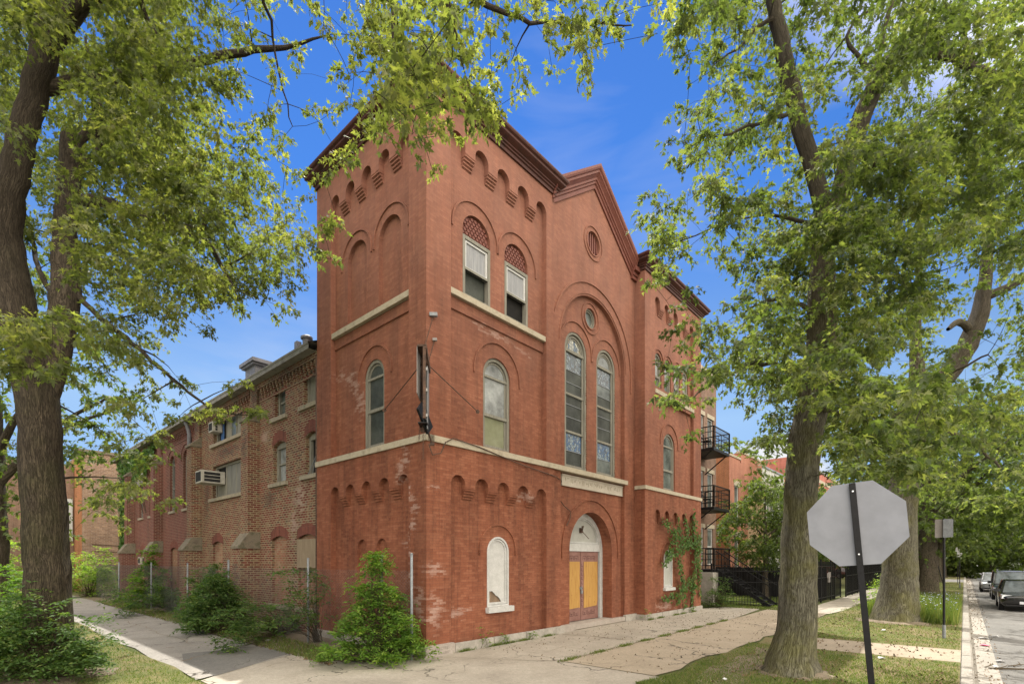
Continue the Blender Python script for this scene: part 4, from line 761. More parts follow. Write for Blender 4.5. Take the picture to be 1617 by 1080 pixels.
def tree(label, base, limbs, clusters, leafsize, per, lmat, bmat, group=None, shape=MAPLE, name='maple_tree', cat='tree', crad=.42, seed=1, trunk_n=20, link=True, droop=.35):
    """limbs: lists of (x,y,z,r); the first is the trunk. clusters: array of (x,y,z,scale). Every clump hangs from a twig that grows off the nearest limb."""
    root = empty(name, base, label=label, cat=cat, group=group); bpy.context.view_layer.update()
    nodes = []; tw = Twigs(); tk = Twigs()
    for li, L in enumerate(limbs):
        if li == 0: L = [(L[0][0], L[0][1], L[0][2]-.3, L[0][3]*1.25)]+list(L)
        P, Rr = smooth_path([p[:3] for p in L], [p[3] for p in L], .22 if li == 0 else .2, .012 if L[0][3] > .1 else .02, seed+li)
        (tk if L[0][3] > .11 else tw).add(P, Rr, trunk_n if L[0][3] > .2 else (10 if L[0][3] > .08 else 6), .06 if L[0][3] > .15 else .02, seed+li)
        k0 = int(len(P)*.25) if li == 0 else 1
        nodes += [(*p, r) for p, r in zip(P[k0:], Rr[k0:])]
    N = np.array(nodes); C = np.asarray(clusters, float)
    if link and len(C):
        dmin = np.full(len(C), 1e9)
        for a in range(0, len(C), 400): dmin[a:a+400] = np.linalg.norm(C[a:a+400, None, :3]-N[None, :, :3], axis=2).min(1)
        C = C[np.argsort(dmin)]; NP = N[:, :3].copy(); buf = np.zeros((len(NP)+len(C)*4, 3)); buf[:len(NP)] = NP; cnt = len(NP); rad = np.zeros(len(buf)); rad[:cnt] = N[:, 3]
        for c in C:
            p = c[:3]; dd = np.linalg.norm(buf[:cnt]-p, axis=1)+np.where(rad[:cnt] > .006, 0, .15); i = int(dd.argmin()); q = buf[i]; L = np.linalg.norm(p-q)
            if L < .05: continue
            m1 = q+(p-q)*.5+np.array([0, 0, .10*L])+rng.normal(0, .07*L, 3); r0 = min(rad[i]*.6, .008+.012*L); r0 = max(r0, .004)
            n = max(3, int(L/.35)); t = np.linspace(0, 1, n+1)[:, None]; P = q*(1-t)**2+2*m1*t*(1-t)+p*t*t; tw.add(P, np.linspace(r0, .003, n+1), 4)
            for s_ in (.35, .7, 1.0):
                j = int(s_*n); buf[cnt] = P[j]; rad[cnt] = r0*(1-s_)+.003; cnt += 1
    tk.build('trunk', bmat, root); 
    if tw.v: tw.build('branches', bmat, root)
    pos = []; dr = []; nm = []; sz = []; ti = []
    for c in C:
        sc_ = c[3]; nl = max(4, int(per*min(1, sc_)**1.6*rng.uniform(.7, 1.3))); ns = max(4, nl//9)
        sp = rdir(ns, -.75, .6)*np.array([1, 1, .75]); tb = rng.random()
        which = rng.integers(0, ns, nl); t = rng.uniform(.15, 1, nl)[:, None]; off = sp[which]*t*crad*sc_; off[:, 2] -= droop*(t[:, 0]**2)*crad*sc_
        d = sp[which]+rdir(nl)*.9; d[:, 2] -= .55; n_ = rdir(nl, .1, 1)+np.array([0, 0, .6])
        pos.append(c[:3]+off+rng.normal(0, .03, (nl, 3))+np.array([0, 0, .5*leafsize])); dr.append(d); nm.append(n_); sz.append(leafsize*(rng.uniform(.5, 1.25, nl))); ti.append(np.clip(tb*.6+rng.random(nl)*.55-.05, 0, 1))
    if pos: leaves_mesh('crown', np.concatenate(pos), np.concatenate(dr), np.concatenate(nm), np.concatenate(sz), shape, lmat, root, np.concatenate(ti))
    return root
def px(l): return [(*at(u, v, Y), r) for u, v, Y, r in l]
def grid(rows, c0, r0, per_unit, Yf, sz=1., cell=50):
    """clump places read off a coarse density map of where the photograph's crown is thick or thin; each clump gets its own distance"""
    out = []
    for r, row in enumerate(rows):
        for c, ch in enumerate(row):
            dn = int(ch) if ch.isdigit() else 0
            for k in range(int(9*(dn/9)**1.5*per_unit+rng.random())):
                u = (c0+c+rng.random())*cell; v = (r0+r+rng.random())*cell; Y = Yf(u, v); out.append((*at(u, v, Y), sz*(.55 if dn <= 3 else (.78 if dn <= 5 else 1))))
    return out

# ------------------------------------------------------------------ the street trees near the camera
A_rows = ["7777766655443333", "8867786544333322", "973685442123", "958797432112", "937998441112", "948999532112", "948999554111", "839799863110", "739699974310", "829799986431",
          "218588877410", "513266553200", "724743100000", "312442000000", "102343330000", "102323210000", "1013310000", "0024530000", "00231000"]
A = grid(A_rows, 0, -2, 1.25, lambda u, v: rng.uniform(10.3, 14) if rng.random() < .72 else rng.uniform(7.6, 9.4))
A = [a for a in A if not (a[1] < 9.6 and abs((a[0]/a[1]*801+808.5)-62+max(0, (400-(885-(a[2]-2.2)/a[1]*801)))*.0) < 42 and (a[2]-2.2)/a[1]*801 < 800)]   # keep the trunk in the open
A += grid(["8888", "8899", "9999", "9999", "8999"], -4, -2, .3, lambda u, v: rng.uniform(8, 13)) + grid(["79", "89", "78", "66", "55"], -2, 3, .3, lambda u, v: rng.uniform(9, 13))
A += [(*at(380+rng.uniform(-45, 30), 652+rng.uniform(-18, 20), 8.6+rng.uniform(-.2, .2)), .45) for k in range(7)]
A += [(*at(rng.uniform(-10, 85), rng.uniform(490, 590), rng.uniform(5.6, 6.4)), .8) for k in range(12)]   # spray of near leaves before the trunk
limbsA = [px([(76, 1071, 9.6, .60), (76, 1045, 9.6, .45), (76, 1000, 9.6, .38), (76, 900, 9.6, .345), (70, 800, 9.6, .325), (65, 700, 9.6, .32), (57, 620, 9.6, .335), (38, 540, 9.55, .30), (20, 450, 9.5, .265), (9, 370, 9.4, .225), (20, 280, 9.2, .22), (45, 180, 9.1, .20), (70, 90, 9.0, .2), (80, 10, 9, .18), (60, -120, 9, .15), (30, -300, 9, .09)]),
  px([(68, 640, 9.7, .22), (90, 560, 9.8, .23), (102, 490, 9.9, .23), (105, 430, 10, .23), (102, 365, 10, .19), (108, 300, 10.1, .19), (111, 250, 10.1, .18), (112, 218, 10.1, .17)]),
  px([(112, 320, 10.1, .13), (165, 318, 10.0, .10), (215, 335, 9.8, .08), (262, 352, 9.6, .065), (305, 368, 9.5, .055), (335, 390, 9.4, .045), (352, 425, 9.3, .035), (375, 470, 9.2, .015)]),
  px([(262, 352, 9.6, .05), (322, 359, 9.5, .045), (315, 335, 9.5, .035), (311, 316, 9.5, .03)]), px([(108, 235, 10.1, .1), (132, 212, 10.2, .08), (158, 170, 10.3, .05), (150, 110, 10.3, .035), (135, 60, 10.3, .02)]),
  px([(72, 90, 9, .17), (110, 20, 8.8, .16), (170, -20, 8.5, .14), (300, -90, 8, .12), (450, -130, 7.3, .10), (600, -120, 6.6, .08), (690, -40, 6.2, .05), (720, 60, 6.4, .02)]),
  px([(60, 140, 9.1, .12), (180, 125, 9.3, .1), (310, 99, 9.5, .075), (400, 80, 9.5, .06), (450, 74, 9.5, .04), (510, 58, 9.5, .015)]),
  px([(104, 450, 10, .06), (160, 500, 9.8, .05), (240, 570, 9.3, .035), (330, 640, 8.8, .02), (390, 655, 8.5, .008)]), px([(200, -40, 8.5, .05), (260, 80, 8.8, .03), (305, 150, 9, .015)]), px([(400, -110, 7.5, .04), (430, 60, 8.6, .02), (462, 200, 9, .008)]),
  px([(96, 500, 9.9, .07), (60, 420, 11, .05), (40, 330, 12, .03)]), px([(108, 300, 10.1, .07), (150, 240, 11, .04), (230, 160, 12, .02)]), px([(150, 170, 10.3, .05), (170, 260, 11, .03), (250, 240, 11.5, .015)]),
  px([(690, -40, 6.2, .04), (800, 20, 6.6, .03), (900, 40, 7.2, .02), (1000, 40, 7.6, .008)]), px([(640, -100, 6.4, .04), (620, 60, 6.4, .025), (640, 160, 6.6, .015), (680, 240, 6.8, .006)])]
O_rows = ["567876544", "4899874564431", "3999956665300", "149974656100", "027986310000", "045851000000", "001320000000"]
Ov = [(x, y, z+.20, s_) for x, y, z, s_ in grid(O_rows, 10, -1, .42, lambda u, v: rng.uniform(5.8, 8.6), .60)]
Ov += [(*at(500+k*11+rng.uniform(-8, 8), 285-k*10+rng.uniform(-10, 14), rng.uniform(7.2, 8.2)), .35) for k in range(12)] + [(*at(rng.uniform(500, 548), rng.uniform(345, 440), 8), .4) for k in range(6)]
Ov += [(*at(770+rng.uniform(-20, 20), 190+rng.uniform(-20, 15), 7.6), .45) for k in range(8)]
near = [(*at(rng.uniform(575, 720), rng.uniform(20, 190), rng.uniform(4.0, 5.2)), .42) for k in range(24)]
def soil_ring(p, r, seed):
    rr = random.Random(seed); n = 22; C_ = Vector((p.x, p.y, 0)); q = [((r*rr.uniform(.85, 1.25))*math.cos(6.283*k/n), (r*rr.uniform(.8, 1.2))*math.sin(6.283*k/n)) for k in range(n)]
    bm_ = MB(); i = bm_.pts([(x, y, .006) for x, y in q]+[(x*.55, y*.55, .07) for x, y in q]+[(0, 0, .12)])
    for k in range(n): bm_.f.append((i+k, i+(k+1) % n, i+n+(k+1) % n, i+n+k)); bm_.f.append((i+n+k, i+n+(k+1) % n, i+2*n)); bm_.m += [0, 0]
    o = bm_.build('soil', 'dirt', None, smooth=True); o.location = C_; o['kind'] = 'structure'
soil_ring(at(74, 1071, 9.6), 1.0, 1); soil_ring(at(1250, 1064, 10), .66, 2); soil_ring(at(1415, 983, 18.5), 1.15, 3)
tree('large leaning maple on the left with a forked trunk and a shrub at its foot', at(72, 1071, 9.6)*1, limbsA, np.array(A+Ov+near), .082, 125, 'maple_leaf', 'bark_brown', group='mature maples along the pavements', seed=3)

B_rows = ["4566554566665", "1465535476565", "0444554577466", "0144555673577", "0344543356677", "0366457777777", "0153365877776", "4455547787775"+"", "5544678876776", "3434787874333",
          "0305788887123", "0457888871114", "0457899832224", "0423588887334", "0211776888754", "0000201676321", "0000000013100"]
def YB(u, v): return (rng.uniform(10.5, 14) if rng.random() < .62 else rng.uniform(7.4, 9.6)) if not (1245 < u < 1320 and v > 250 and rng.random() < .75) else rng.uniform(10.8, 13.5)
B = grid(B_rows, 20, -1, 1.12, YB) + grid(["6666666666666"], 20, -2, .4, YB)+grid(["777", "777", "777", "777", "777", "676", "666"], 33, 0, .5, YB)
B += [(*at(rng.uniform(1310, 1480), rng.uniform(620, 770)-abs(u_-.5)*60, rng.uniform(5.6, 6.8)), .6) for u_ in rng.random(34)]
B += [(*at(rng.uniform(1235, 1345), rng.uniform(545, 640), rng.uniform(6.5, 8)), .6) for k in range(14)]
limbsB = [px([(1250, 1064, 10, .56), (1252, 1040, 10, .45), (1258, 1000, 10, .35), (1262, 900, 10, .32), (1264, 800, 10, .30), (1270, 700, 10, .30), (1283, 640, 10, .28), (1296, 560, 10, .26), (1298, 480, 10, .25), (1297, 420, 10, .22), (1298, 330, 10, .17), (1285, 270, 10, .15), (1262, 200, 10, .15), (1245, 120, 10, .15), (1228, 30, 10, .13), (1215, -60, 10, .12), (1205, -220, 10, .06)]),
  px([(1298, 420, 10, .19), (1322, 330, 10, .17), (1345, 240, 10, .17), (1365, 175, 10, .17), (1390, 120, 10, .15), (1425, 85, 10, .12), (1490, 85, 10, .1), (1560, 115, 9.9, .07), (1640, 150, 9.8, .04)]), px([(1296, 355, 10, .045), (1240, 343, 9.9, .035), (1180, 343, 9.8, .02), (1100, 370, 9.7, .012), (1040, 392, 9.6, .006)]),
  px([(1228, 30, 10, .05), (1195, 45, 10, .035), (1165, 75, 10, .02), (1120, 110, 10, .008)]), px([(1290, 600, 10, .06), (1220, 575, 9.6, .04), (1150, 590, 9.2, .02), (1080, 640, 9, .008)]), px([(1285, 640, 10, .06), (1350, 660, 8.8, .045), (1420, 680, 7.2, .025), (1470, 700, 6.4, .01)]),
  px([(1370, 165, 10, .07), (1400, 40, 10, .04), (1420, -60, 10, .03)]), px([(1345, 240, 10, .07), (1440, 280, 10.6, .045), (1560, 330, 11, .02)]), px([(1298, 470, 10, .07), (1380, 440, 11, .05), (1480, 430, 12, .02)]), px([(1297, 500, 10, .06), (1230, 470, 10.5, .04), (1170, 500, 11, .015)]),
  px([(1390, 120, 10, .06), (1335, 60, 10, .03), (1380, 10, 10, .015)]), px([(1540, 110, 10, .05), (1520, 30, 10, .03), (1545, -60, 10, .02)]), px([(1255, 180, 10, .05), (1180, 200, 9.6, .03), (1090, 230, 9.2, .01)]), px([(1298, 540, 10, .07), (1340, 560, 8.8, .04), (1320, 600, 7.6, .02)])]
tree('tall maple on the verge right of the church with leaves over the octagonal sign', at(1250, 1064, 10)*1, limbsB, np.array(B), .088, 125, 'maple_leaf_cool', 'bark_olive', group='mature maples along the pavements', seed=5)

C_rows = ["00000666", "00005666", "00056666", "00456655", "05666553", "05665444", "05665356", "05665366", "05645456", "05634566", "06645666", "05555666", "04444666", "05566788", "05667899", "06678999"]
Cc = grid(C_rows, 26, 0, .42, lambda u, v: rng.uniform(14.5, 21), 1.5)
limbsC = [px([(1415, 983, 18.5, .88), (1416, 965, 18.5, .70), (1419, 930, 18.5, .57), (1421, 880, 18.5, .52), (1424, 800, 18.5, .47), (1430, 730, 18.5, .42), (1440, 680, 18.5, .41), (1458, 625, 18.5, .42), (1480, 608, 18.5, .36), (1505, 582, 18.5, .31), (1528, 545, 18.5, .31), (1546, 500, 18.5, .28), (1556, 440, 18.5, .2), (1560, 350, 18.5, .15), (1555, 200, 18.5, .08)]),
  px([(1450, 650, 18.5, .32), (1449, 600, 18.6, .26), (1446, 540, 18.8, .18), (1450, 450, 19, .1), (1460, 300, 19, .05)]), px([(1535, 525, 18.5, .14), (1515, 508, 18.3, .12), (1497, 520, 18, .06)]), px([(1550, 470, 18.5, .16), (1590, 455, 18.2, .14), (1640, 425, 18, .1)]), px([(1475, 605, 18.5, .07), (1500, 590, 17.8, .05), (1560, 560, 17, .03)]), px([(1440, 680, 18.5, .1), (1520, 690, 17, .07), (1580, 740, 16.5, .03)])]
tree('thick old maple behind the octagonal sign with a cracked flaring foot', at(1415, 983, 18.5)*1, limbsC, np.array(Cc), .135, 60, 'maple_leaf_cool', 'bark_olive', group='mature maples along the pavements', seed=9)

# ------------------------------------------------------------------ neighbouring buildings
def S_(root, b, name, m, **k): return b.build(name, m, root, **k)
# apartment house with iron balconies
AY = 1.5; ap = empty('apartment_house', W(17.4, AY), ROT, label='brown brick apartment house with black iron balconies beside the church', cat='apartment house')
b = MB(); wins = [(a, z) for a in (1.0, 2.6, 4.0) for z in (1.9, 5.0, 8.05)]; hl = [rect(a-.42, a+.42, z+.05, z+2.1) for a, z in wins]
b.plate(FR, rect(0, 4.9, 0, 12.5), hl, 0, [.14]*9); b.poly([(4.9, 0, 0), (4.9, 11, 0), (4.9, 11, 12.5), (4.9, 0, 12.5)]); b.poly([(0, 0, 0), (0, 11, 0), (0, 11, 12.5), (0, 0, 12.5)]); b.poly([(0, 0, 12.5), (4.9, 0, 12.5), (4.9, 11, 12.5), (0, 11, 12.5)])
S_(ap, b, 'wall', 'brick_brown')
b = MB(); b.box(-.08, 4.98, -.1, .2, 12.5, 12.75); b.build('coping', 'limestone', ap)
for a, z in wins:
    b = MB(); b.prism(FR, rect(a-.42, a+.42, z+.05, z+2.1), [rect(a-.34, a+.34, z+.13, z+2.02)], .06, .13); b.prism(FR, rect(a-.34, a+.34, z+1.05, z+1.12), [], .07, .12); w = b.build('window', 'white_paint', ap)
    g = MB(); g.plate(FR, rect(a-.34, a+.34, z+.13, z+2.02), [], .11); g.build('pane', 'curtain' if a < 2 else 'glass_grey', w)
    g = MB(); g.box(a-.55, a+.55, -.04, .06, z+2.1, z+2.32); g.build('lintel', 'limestone', w)
def balcony(root, x0, x1, y0, y1, z, stair=False):
    b = MB(); b.box(x0, x1, y0, y1, z-.16, z-.02); b.box(x0, x1, y0+.05, y1, z-.24, z-.16) if 0 else None
    o = b.build('balcony', 'painted_black_iron', root)
    b = MB()
    segs = [((x0, y1), (x0, y0)), ((x0, y0), (x1, y0)), ((x1, y0), (x1, y1))]
    for (a, c), (d, e) in segs:
        for h in (1.05, .78, .18, .48): b.bar((a, c, z+h), (d, e, z+h), .045 if h > 1 else .03)
        L = math.hypot(d-a, e-c); n = int(L/.14)
        for k in range(n+1): f = k/n; b.bar((a+(d-a)*f, c+(e-c)*f, z), (a+(d-a)*f, c+(e-c)*f, z+1.05), .016 if 0 < k < n else .055)
    b.build('railing', 'painted_black_iron', o)
    b = MB(); b.bar((x0+.1, y1, z-1.0), (x0+.1, y0+.15, z-.15), .05); b.bar((x1-.1, y1, z-1.0), (x1-.1, y0+.15, z-.15), .05); b.build('bracket', 'painted_black_iron', o); return o
for z in (1.78, 4.94, 7.93): balcony(ap, 1.03, 3.3, -1.28, 0, z)
b = MB()
for k in range(9): y = -1.28-.27*k; z = 1.6-.19*k; b.box(1.3, 2.5, y-.27, y, z-.03, z)
for x in (1.3, 2.5):
    b.bar((x, -1.28, 1.72), (x, -3.8, .0), .05, .18); b.bar((x, -1.28, 2.7), (x, -3.8, .98), .045)
    for k in range(10): y = -1.28-.28*k; z = 1.72-.19*k; b.bar((x, y, z), (x, y, z+.98), .02)
b.build('iron_stair', 'painted_black_iron', ap)
b = MB(); b.box(.3, 1.0, -1.5, -.02, -.05, 1.62); b.build('stone_plinth', 'base_stone', ap)
# folding chair on the balcony
for z, x in ((4.94, 18.9), (7.93, 18.8)):
    o = MB(); q = [(0, 0), (.42, 0), (.42, .42), (0, .42)]
    for a, c in q: o.bar((a, c, 0), (a, c, .45 if c == 0 else .85), .03)
    o.bar((0, .42, .85), (.42, .42, .85), .03); o.bar((0, .42, .65), (.42, .42, .65), .05); r = empty('garden_chair', W(x, .6, z), ROT, label='dark metal chair standing on the %s iron balcony of the brown apartment house' % ('upper' if z > 6 else 'middle'), cat='chair', group='chairs on the balconies')
    o.build('chair_frame', 'painted_black_iron', r); o = MB(); o.box(-.01, .43, -.01, .43, .43, .46); o.build('seat', 'painted_black_iron', r)
# red brick terrace house with stone bay
rb = empty('brick_house', W(28.7, 2.9), ROT, label='pinkish red brick house with a stone bay window and stepped parapet', cat='house')
b = MB(); L = 7.5; b.plate(FR, [(0, 0), (0, 9.45), (2.2, 9.45), (2.2, 9.25), (2.4, 9.25), (2.4, 10.0), (L, 10.0), (L, 0)], [rect(1.0, 1.95, 4.9, 7.5), rect(1.0, 1.95, 1.4, 3.9)], 0, [.15]*2, 12); S_(rb, b, 'front_wall', 'brick_pink')
b = MB(); b.poly([(-.01, .02, 0), (-.01, 12, 0), (-.01, 12, 9.4), (-.01, .02, 9.4)]); b.poly([(0, 0, 9.3), (L, 0, 9.3), (L, 12, 9.3), (0, 12, 9.3)]); b.build('side_wall', 'brick_orange', rb)
b = MB(); b.box(-.06, 2.3, -.05, .3, 9.45, 9.6); b.box(2.35, L+.05, -.05, .3, 10.0, 10.15); b.build('coping', 'limestone', rb)
for z0, z1 in ((4.9, 7.5), (1.4, 3.9)):
    b = MB(); b.prism(FR, rect(1.0, 1.95, z0, z1), [rect(1.08, 1.87, z0+.08, z1-.08)], .06, .14); b.box(1.05, 1.9, .07, .13, (z0+z1)/2-.04, (z0+z1)/2+.04); w = b.build('window', 'white_paint', rb); g = MB(); g.plate(FR, rect(1.05, 1.9, z0, z1), [], .11); g.build('pane', 'glass_grey', w)
    g = MB(); g.box(.85, 2.1, -.05, .06, z1, z1+.35); g.build('lintel', 'limestone', w); g = MB(); g.box(.85, 2.1, -.09, .06, z0-.18, z0); g.build('sill', 'limestone', w)
b = MB(); fp = [(4.0, .0), (4.6, -1.0), (6.6, -1.0), (7.2, .0)]
for (a, c), (d, e) in zip(fp[:-1], fp[1:]): b.poly([(a, c, 0), (d, e, 0), (d, e, 7.9), (a, c, 7.9)])
b.poly([(a, c, 7.9) for a, c in fp]); by = b.build('bay', 'tan_stone', rb)
b = MB(); i = b.pts([(3.9, -.0, 7.6), (4.52, -1.1, 7.6), (6.68, -1.1, 7.6), (7.3, 0, 7.6)]); j = b.pts([(3.9, -.0, 8.0), (4.52, -1.1, 8.0), (6.68, -1.1, 8.0), (7.3, 0, 8.0)])
for k in range(3): b.f.append((i+k, i+k+1, j+k+1, j+k)); b.m.append(0)
b.f.append((j, j+1, j+2, j+3)); b.m.append(0); b.build('coping', 'base_stone', by)
for x in (4.95, 5.85):
    for z in (4.9, 1.5): b = MB(); b.prism(FR, rect(x-.02, x+.62, z, z+2.1), [rect(x+.05, x+.55, z+.07, z+2.03)], -1.05, -.99); w = b.build('window', 'white_paint', by); g = MB(); g.plate(FR, rect(x+.05, x+.55, z+.07, z+2.03), [], -1.015); g.build('pane', 'glass_grey', w)
for z, zz in ((7.05, 7.2), (4.5, 4.75)): b = MB(); b.box(4.6, 6.6, -1.05, -1.0, z, zz); b.build('string_course', 'limestone', by)
b = MB(); b.box(4.9, 7.6, -3.0, -2.9, 1.2, 3.0) if 0 else b.box(-2.5, .0, 3, 12, 0, 8.3); b.build('rear_wing', 'brick_orange', rb); b = MB(); b.box(-2.6, .05, 2.9, 3.2, 8.3, 8.6); b.build('coping', 'limestone', rb)
wh = empty('rendered_house', W(36.35, 3.0), ROT, label='pale whitish block-walled building with a long low parapet', cat='building')
b = MB(); b.box(0, 7.0, 0, 12, 0, 9.75); S_(wh, b, 'wall', 'brick_white'); b = MB(); b.box(-.0, 7.05, -.08, .2, 9.75, 9.9); b.build('coping', 'sign_back', wh); b = MB(); b.box(.4, 1.0, -.2, -.02, 8.2, 8.45); b.bar((.3, -.03, 8.1), (2.4, -.03, 7.9), .04); b.build('wall_lamp', 'rusty_iron', wh)
fr = empty('brick_block', W(48, 3.4), ROT, label='far rose-red brick building with a pale stone stripe below its parapet', cat='building')
b = MB(); b.box(0, 60, 0, 20, 0, 12.4); S_(fr, b, 'wall', 'brick_rose'); b = MB(); b.box(-.03, 60, -.06, .0, 11.2, 11.6); b.build('string_course', 'limestone', fr); b = MB(); b.box(-.05, 60, -.1, .2, 12.4, 12.65); b.build('coping', 'base_stone', fr)
lb = empty('brick_building', W(-1.1, 38), ROT, label='tan-brown brick building across the alley beyond the church nave', cat='building')
b = MB(); b.box(0.36, 14, 0, 10, 0, 10.0); S_(lb, b, 'wall', 'brick_tan_far'); b = MB(); b.box(-.0, .358, .02, 9.9, 0, 9.4); b.build('corner_wall', 'brick_orange', lb); b = MB(); b.box(-.1, 14.1, -.1, .2, 10.0, 10.2); b.build('coping', 'cap_stone', lb)
b = MB(); b.prism(FR, rect(-1.6, -.1, 3.6, 6.6), [rect(-1.4, -.3, 3.8, 6.4)], .4, .5); w = b.build('window', 'white_paint', lb); g = MB(); g.plate(FR, rect(-1.4, -.3, 3.8, 6.4), [], .45); g.build('pane', 'glass_grey', w); b = MB(); b.box(-6, -.02, .52, 9, 0, 9); b.build('rear_wing', 'brick_brown', lb)
b = MB(); b.bar((.9, -.03, 3.4), (9, -.03, 3.0), .03); b.bar((.9, -.03, 2.9), (9, -.03, 2.6), .03); b.build('cable', 'rusty_iron', lb)

# ------------------------------------------------------------------ fences
def chainlink(label, pts, posts, h=1.95):
    root = empty('chain_link_fence', W(*pts[0]), ROT, label=label, cat='fence'); O = Vector((pts[0][0], pts[0][1], 0)); v = []; f = []
    def q(x, y, z): return Vector((x, y, z))-O
    b = MB(); s = 0
    for (a, c), (d, e) in zip(pts[:-1], pts[1:]):
        L = math.hypot(d-a, e-c); ux, uy = (d-a)/L, (e-c)/L; st = .075; k = -h
        while k < L:
            for sg in (1, -1):
                t0, z0 = (k, 0) if sg > 0 else (k, h); t1, z1 = k+h, (h if sg > 0 else 0)
                if t0 < 0: z0 += sg*(-t0); t0 = 0
                if t1 > L: z1 -= sg*(t1-L); t1 = L
                if t1-t0 < .02: continue
                rip = .03*math.sin((s+t0)*1.3)
                p0, p1 = q(a+ux*t0+rip, c+uy*t0, z0+.03), q(a+ux*t1+rip, c+uy*t1, z1+.03); w = .0019; i = len(v)
                for p in (p0, p1): v.extend([p+Vector((w, 0, 0)), p+Vector((-w*.5, 0, w)), p+Vector((-w*.5, 0, -w))])
                f.extend([(i, i+1, i+4, i+3), (i+1, i+2, i+5, i+4), (i+2, i, i+3, i+5)])
            k += st
        s += L
    b.v = v; b.f = f; b.m = [0]*len(f); b.build('wire_mesh', 'fence_wire', root)
    for x, y, hh in posts: g = MB(); g.tube([q(x, y, -.05), q(x, y, hh)], .03, 10); g.tube([q(x, y, hh), q(x, y, hh+.03)], [.036, .02], 10); g.build('post', 'galvanised', root, smooth=True)
    return root
chainlink('sagging grey chain-link fence along the church side path', [(-.45, -.05), (-.72, .7), (-.85, 3.93), (-1.1, 8.9), (-1.15, 15), (-1.2, 30)], [(-.45, -.05, 2.34), (-.72, .7, 2.3), (-.85, 3.93, 2.25), (-1.1, 8.9, 2.2), (-1.13, 13, 2.1), (-1.15, 18, 2.1), (-1.2, 24, 2.1)])
def ironfence(label, x0, y0, x1, y1, h=2.0, step=.125, post=2.4):
    root = empty('iron_fence', W(x0, y0), ROT, label=label, cat='fence', group='black iron fences of the yard'); L = math.hypot(x1-x0, y1-y0); ux, uy = (x1-x0)/L, (y1-y0)/L
    b = MB(); n = int(L/step)
    for k in range(n+1): t = k*step; b.box(ux*t-.009, ux*t+.009, uy*t-.009, uy*t+.009, .06, h)
    b.build('pickets', 'painted_black_iron', root)['kind'] = 'stuff'
    for z in (.22, h-.25, h*.6): g = MB(); g.bar((0, 0, z), (ux*L, uy*L, z), .035); g.build('rail', 'painted_black_iron', root)
    k = 0
    while k <= L+.1: g = MB(); g.box(ux*k-.035, ux*k+.035, uy*k-.035, uy*k+.035, -.05, h+.12); g.build('post', 'painted_black_iron', root); k += post
    return root
ironfence('low black iron fence between the church corner and the pavement', 18.1, .2, 18.9, -3.3, 1.95, post=3.6)
ironfence('black iron fence beside the pavement behind the tall maple', 18.9, -3.4, 27.0, -3.55, 2.15)
ironfence('black iron fence further down the pavement behind the thick maple', 29.2, -3.8, 48, -3.7, 2.15)
ironfence('black iron cross fence set back between two yards', 27.0, -3.5, 27.0, 2.6, 2.0, post=3.05)
g = empty('iron_gate', W(27.1, -3.55), ROT, label='black iron gate with pale notices and mailboxes wired to it', cat='gate'); b = MB()
for k in range(11): b.box(.1+k*.17, .12+k*.17, -.01, .01, .1, 2.1)
b.box(.05, 1.95, -.02, .02, .1, .15); b.box(.05, 1.95, -.02, .02, 2.05, 2.1); b.box(.05, .1, -.03, .03, 0, 2.25); b.box(1.9, 1.95, -.03, .03, 0, 2.25); b.build('gate_leaf', 'painted_black_iron', g)
for x, z in ((-2.3, 1.25), (-2.0, 1.3), (-2.15, 1.02)): b = MB(); b.box(x, x+.2, -.12, -.03, z, z+.28); b.build('notice_box', 'sign_metal_pale', g)
pf = empty('wooden_fence', W(26.3, -3.3), ROT, label='solid black board fence behind the iron stair', cat='fence'); b = MB()
for k in range(44): b.box(-.02+.002*(k % 2), .02, k*.15, k*.15+.145, 0, 1.78+.01*(k % 3))
b.build('boards', 'painted_black_iron', pf)

# ------------------------------------------------------------------ signs and poles
yc = at(1354, 824, 4.85); so = empty('octagonal_sign', (3.49, 4.78, 0), 0, label='bare grey back of an octagonal road sign on a leaning black post', cat='road sign'); so.rotation_euler = (0, R(-4.6), R(-33))
def octa(b, r, z, y0, y1): b.prism(FR, [(r*math.cos(R(22.5+45*k))/math.cos(R(22.5)), z+r*math.sin(R(22.5+45*k))/math.cos(R(22.5))) for k in range(8)], [], y0, y1)
b = MB(); octa(b, .40, 2.565, .035, .038); p = b.build('sign_plate', 'sign_back', so)
b = MB(); i = [(-.027, 0), (.027, 0), (.027, .03), (.018, .03), (.018, .009), (-.018, .009), (-.018, .03), (-.027, .03)]
n = len(i); a = b.pts([(x, y-.0, -.1) for x, y in i]); c = b.pts([(x, y-.0, 2.96) for x, y in i])
for k in range(n): b.f.append((a+k, a+(k+1) % n, c+(k+1) % n, c+k)); b.m.append(0)
b.f.append(tuple(c+k for k in range(n))); b.m.append(0); b.build('post', 'painted_black_iron', so, bevel=.004)
for z in (2.88, 2.27): b = MB(); b.tube([(0, -.008, z), (0, .04, z)], .008, 8); b.build('bolt', 'bolt', so)
b = MB()
for k in range(24): b.box(-.005, .005, -.0015, .001, .3+k*.105, .31+k*.105)
b.build('punched_hole', 'interior_dark', so)
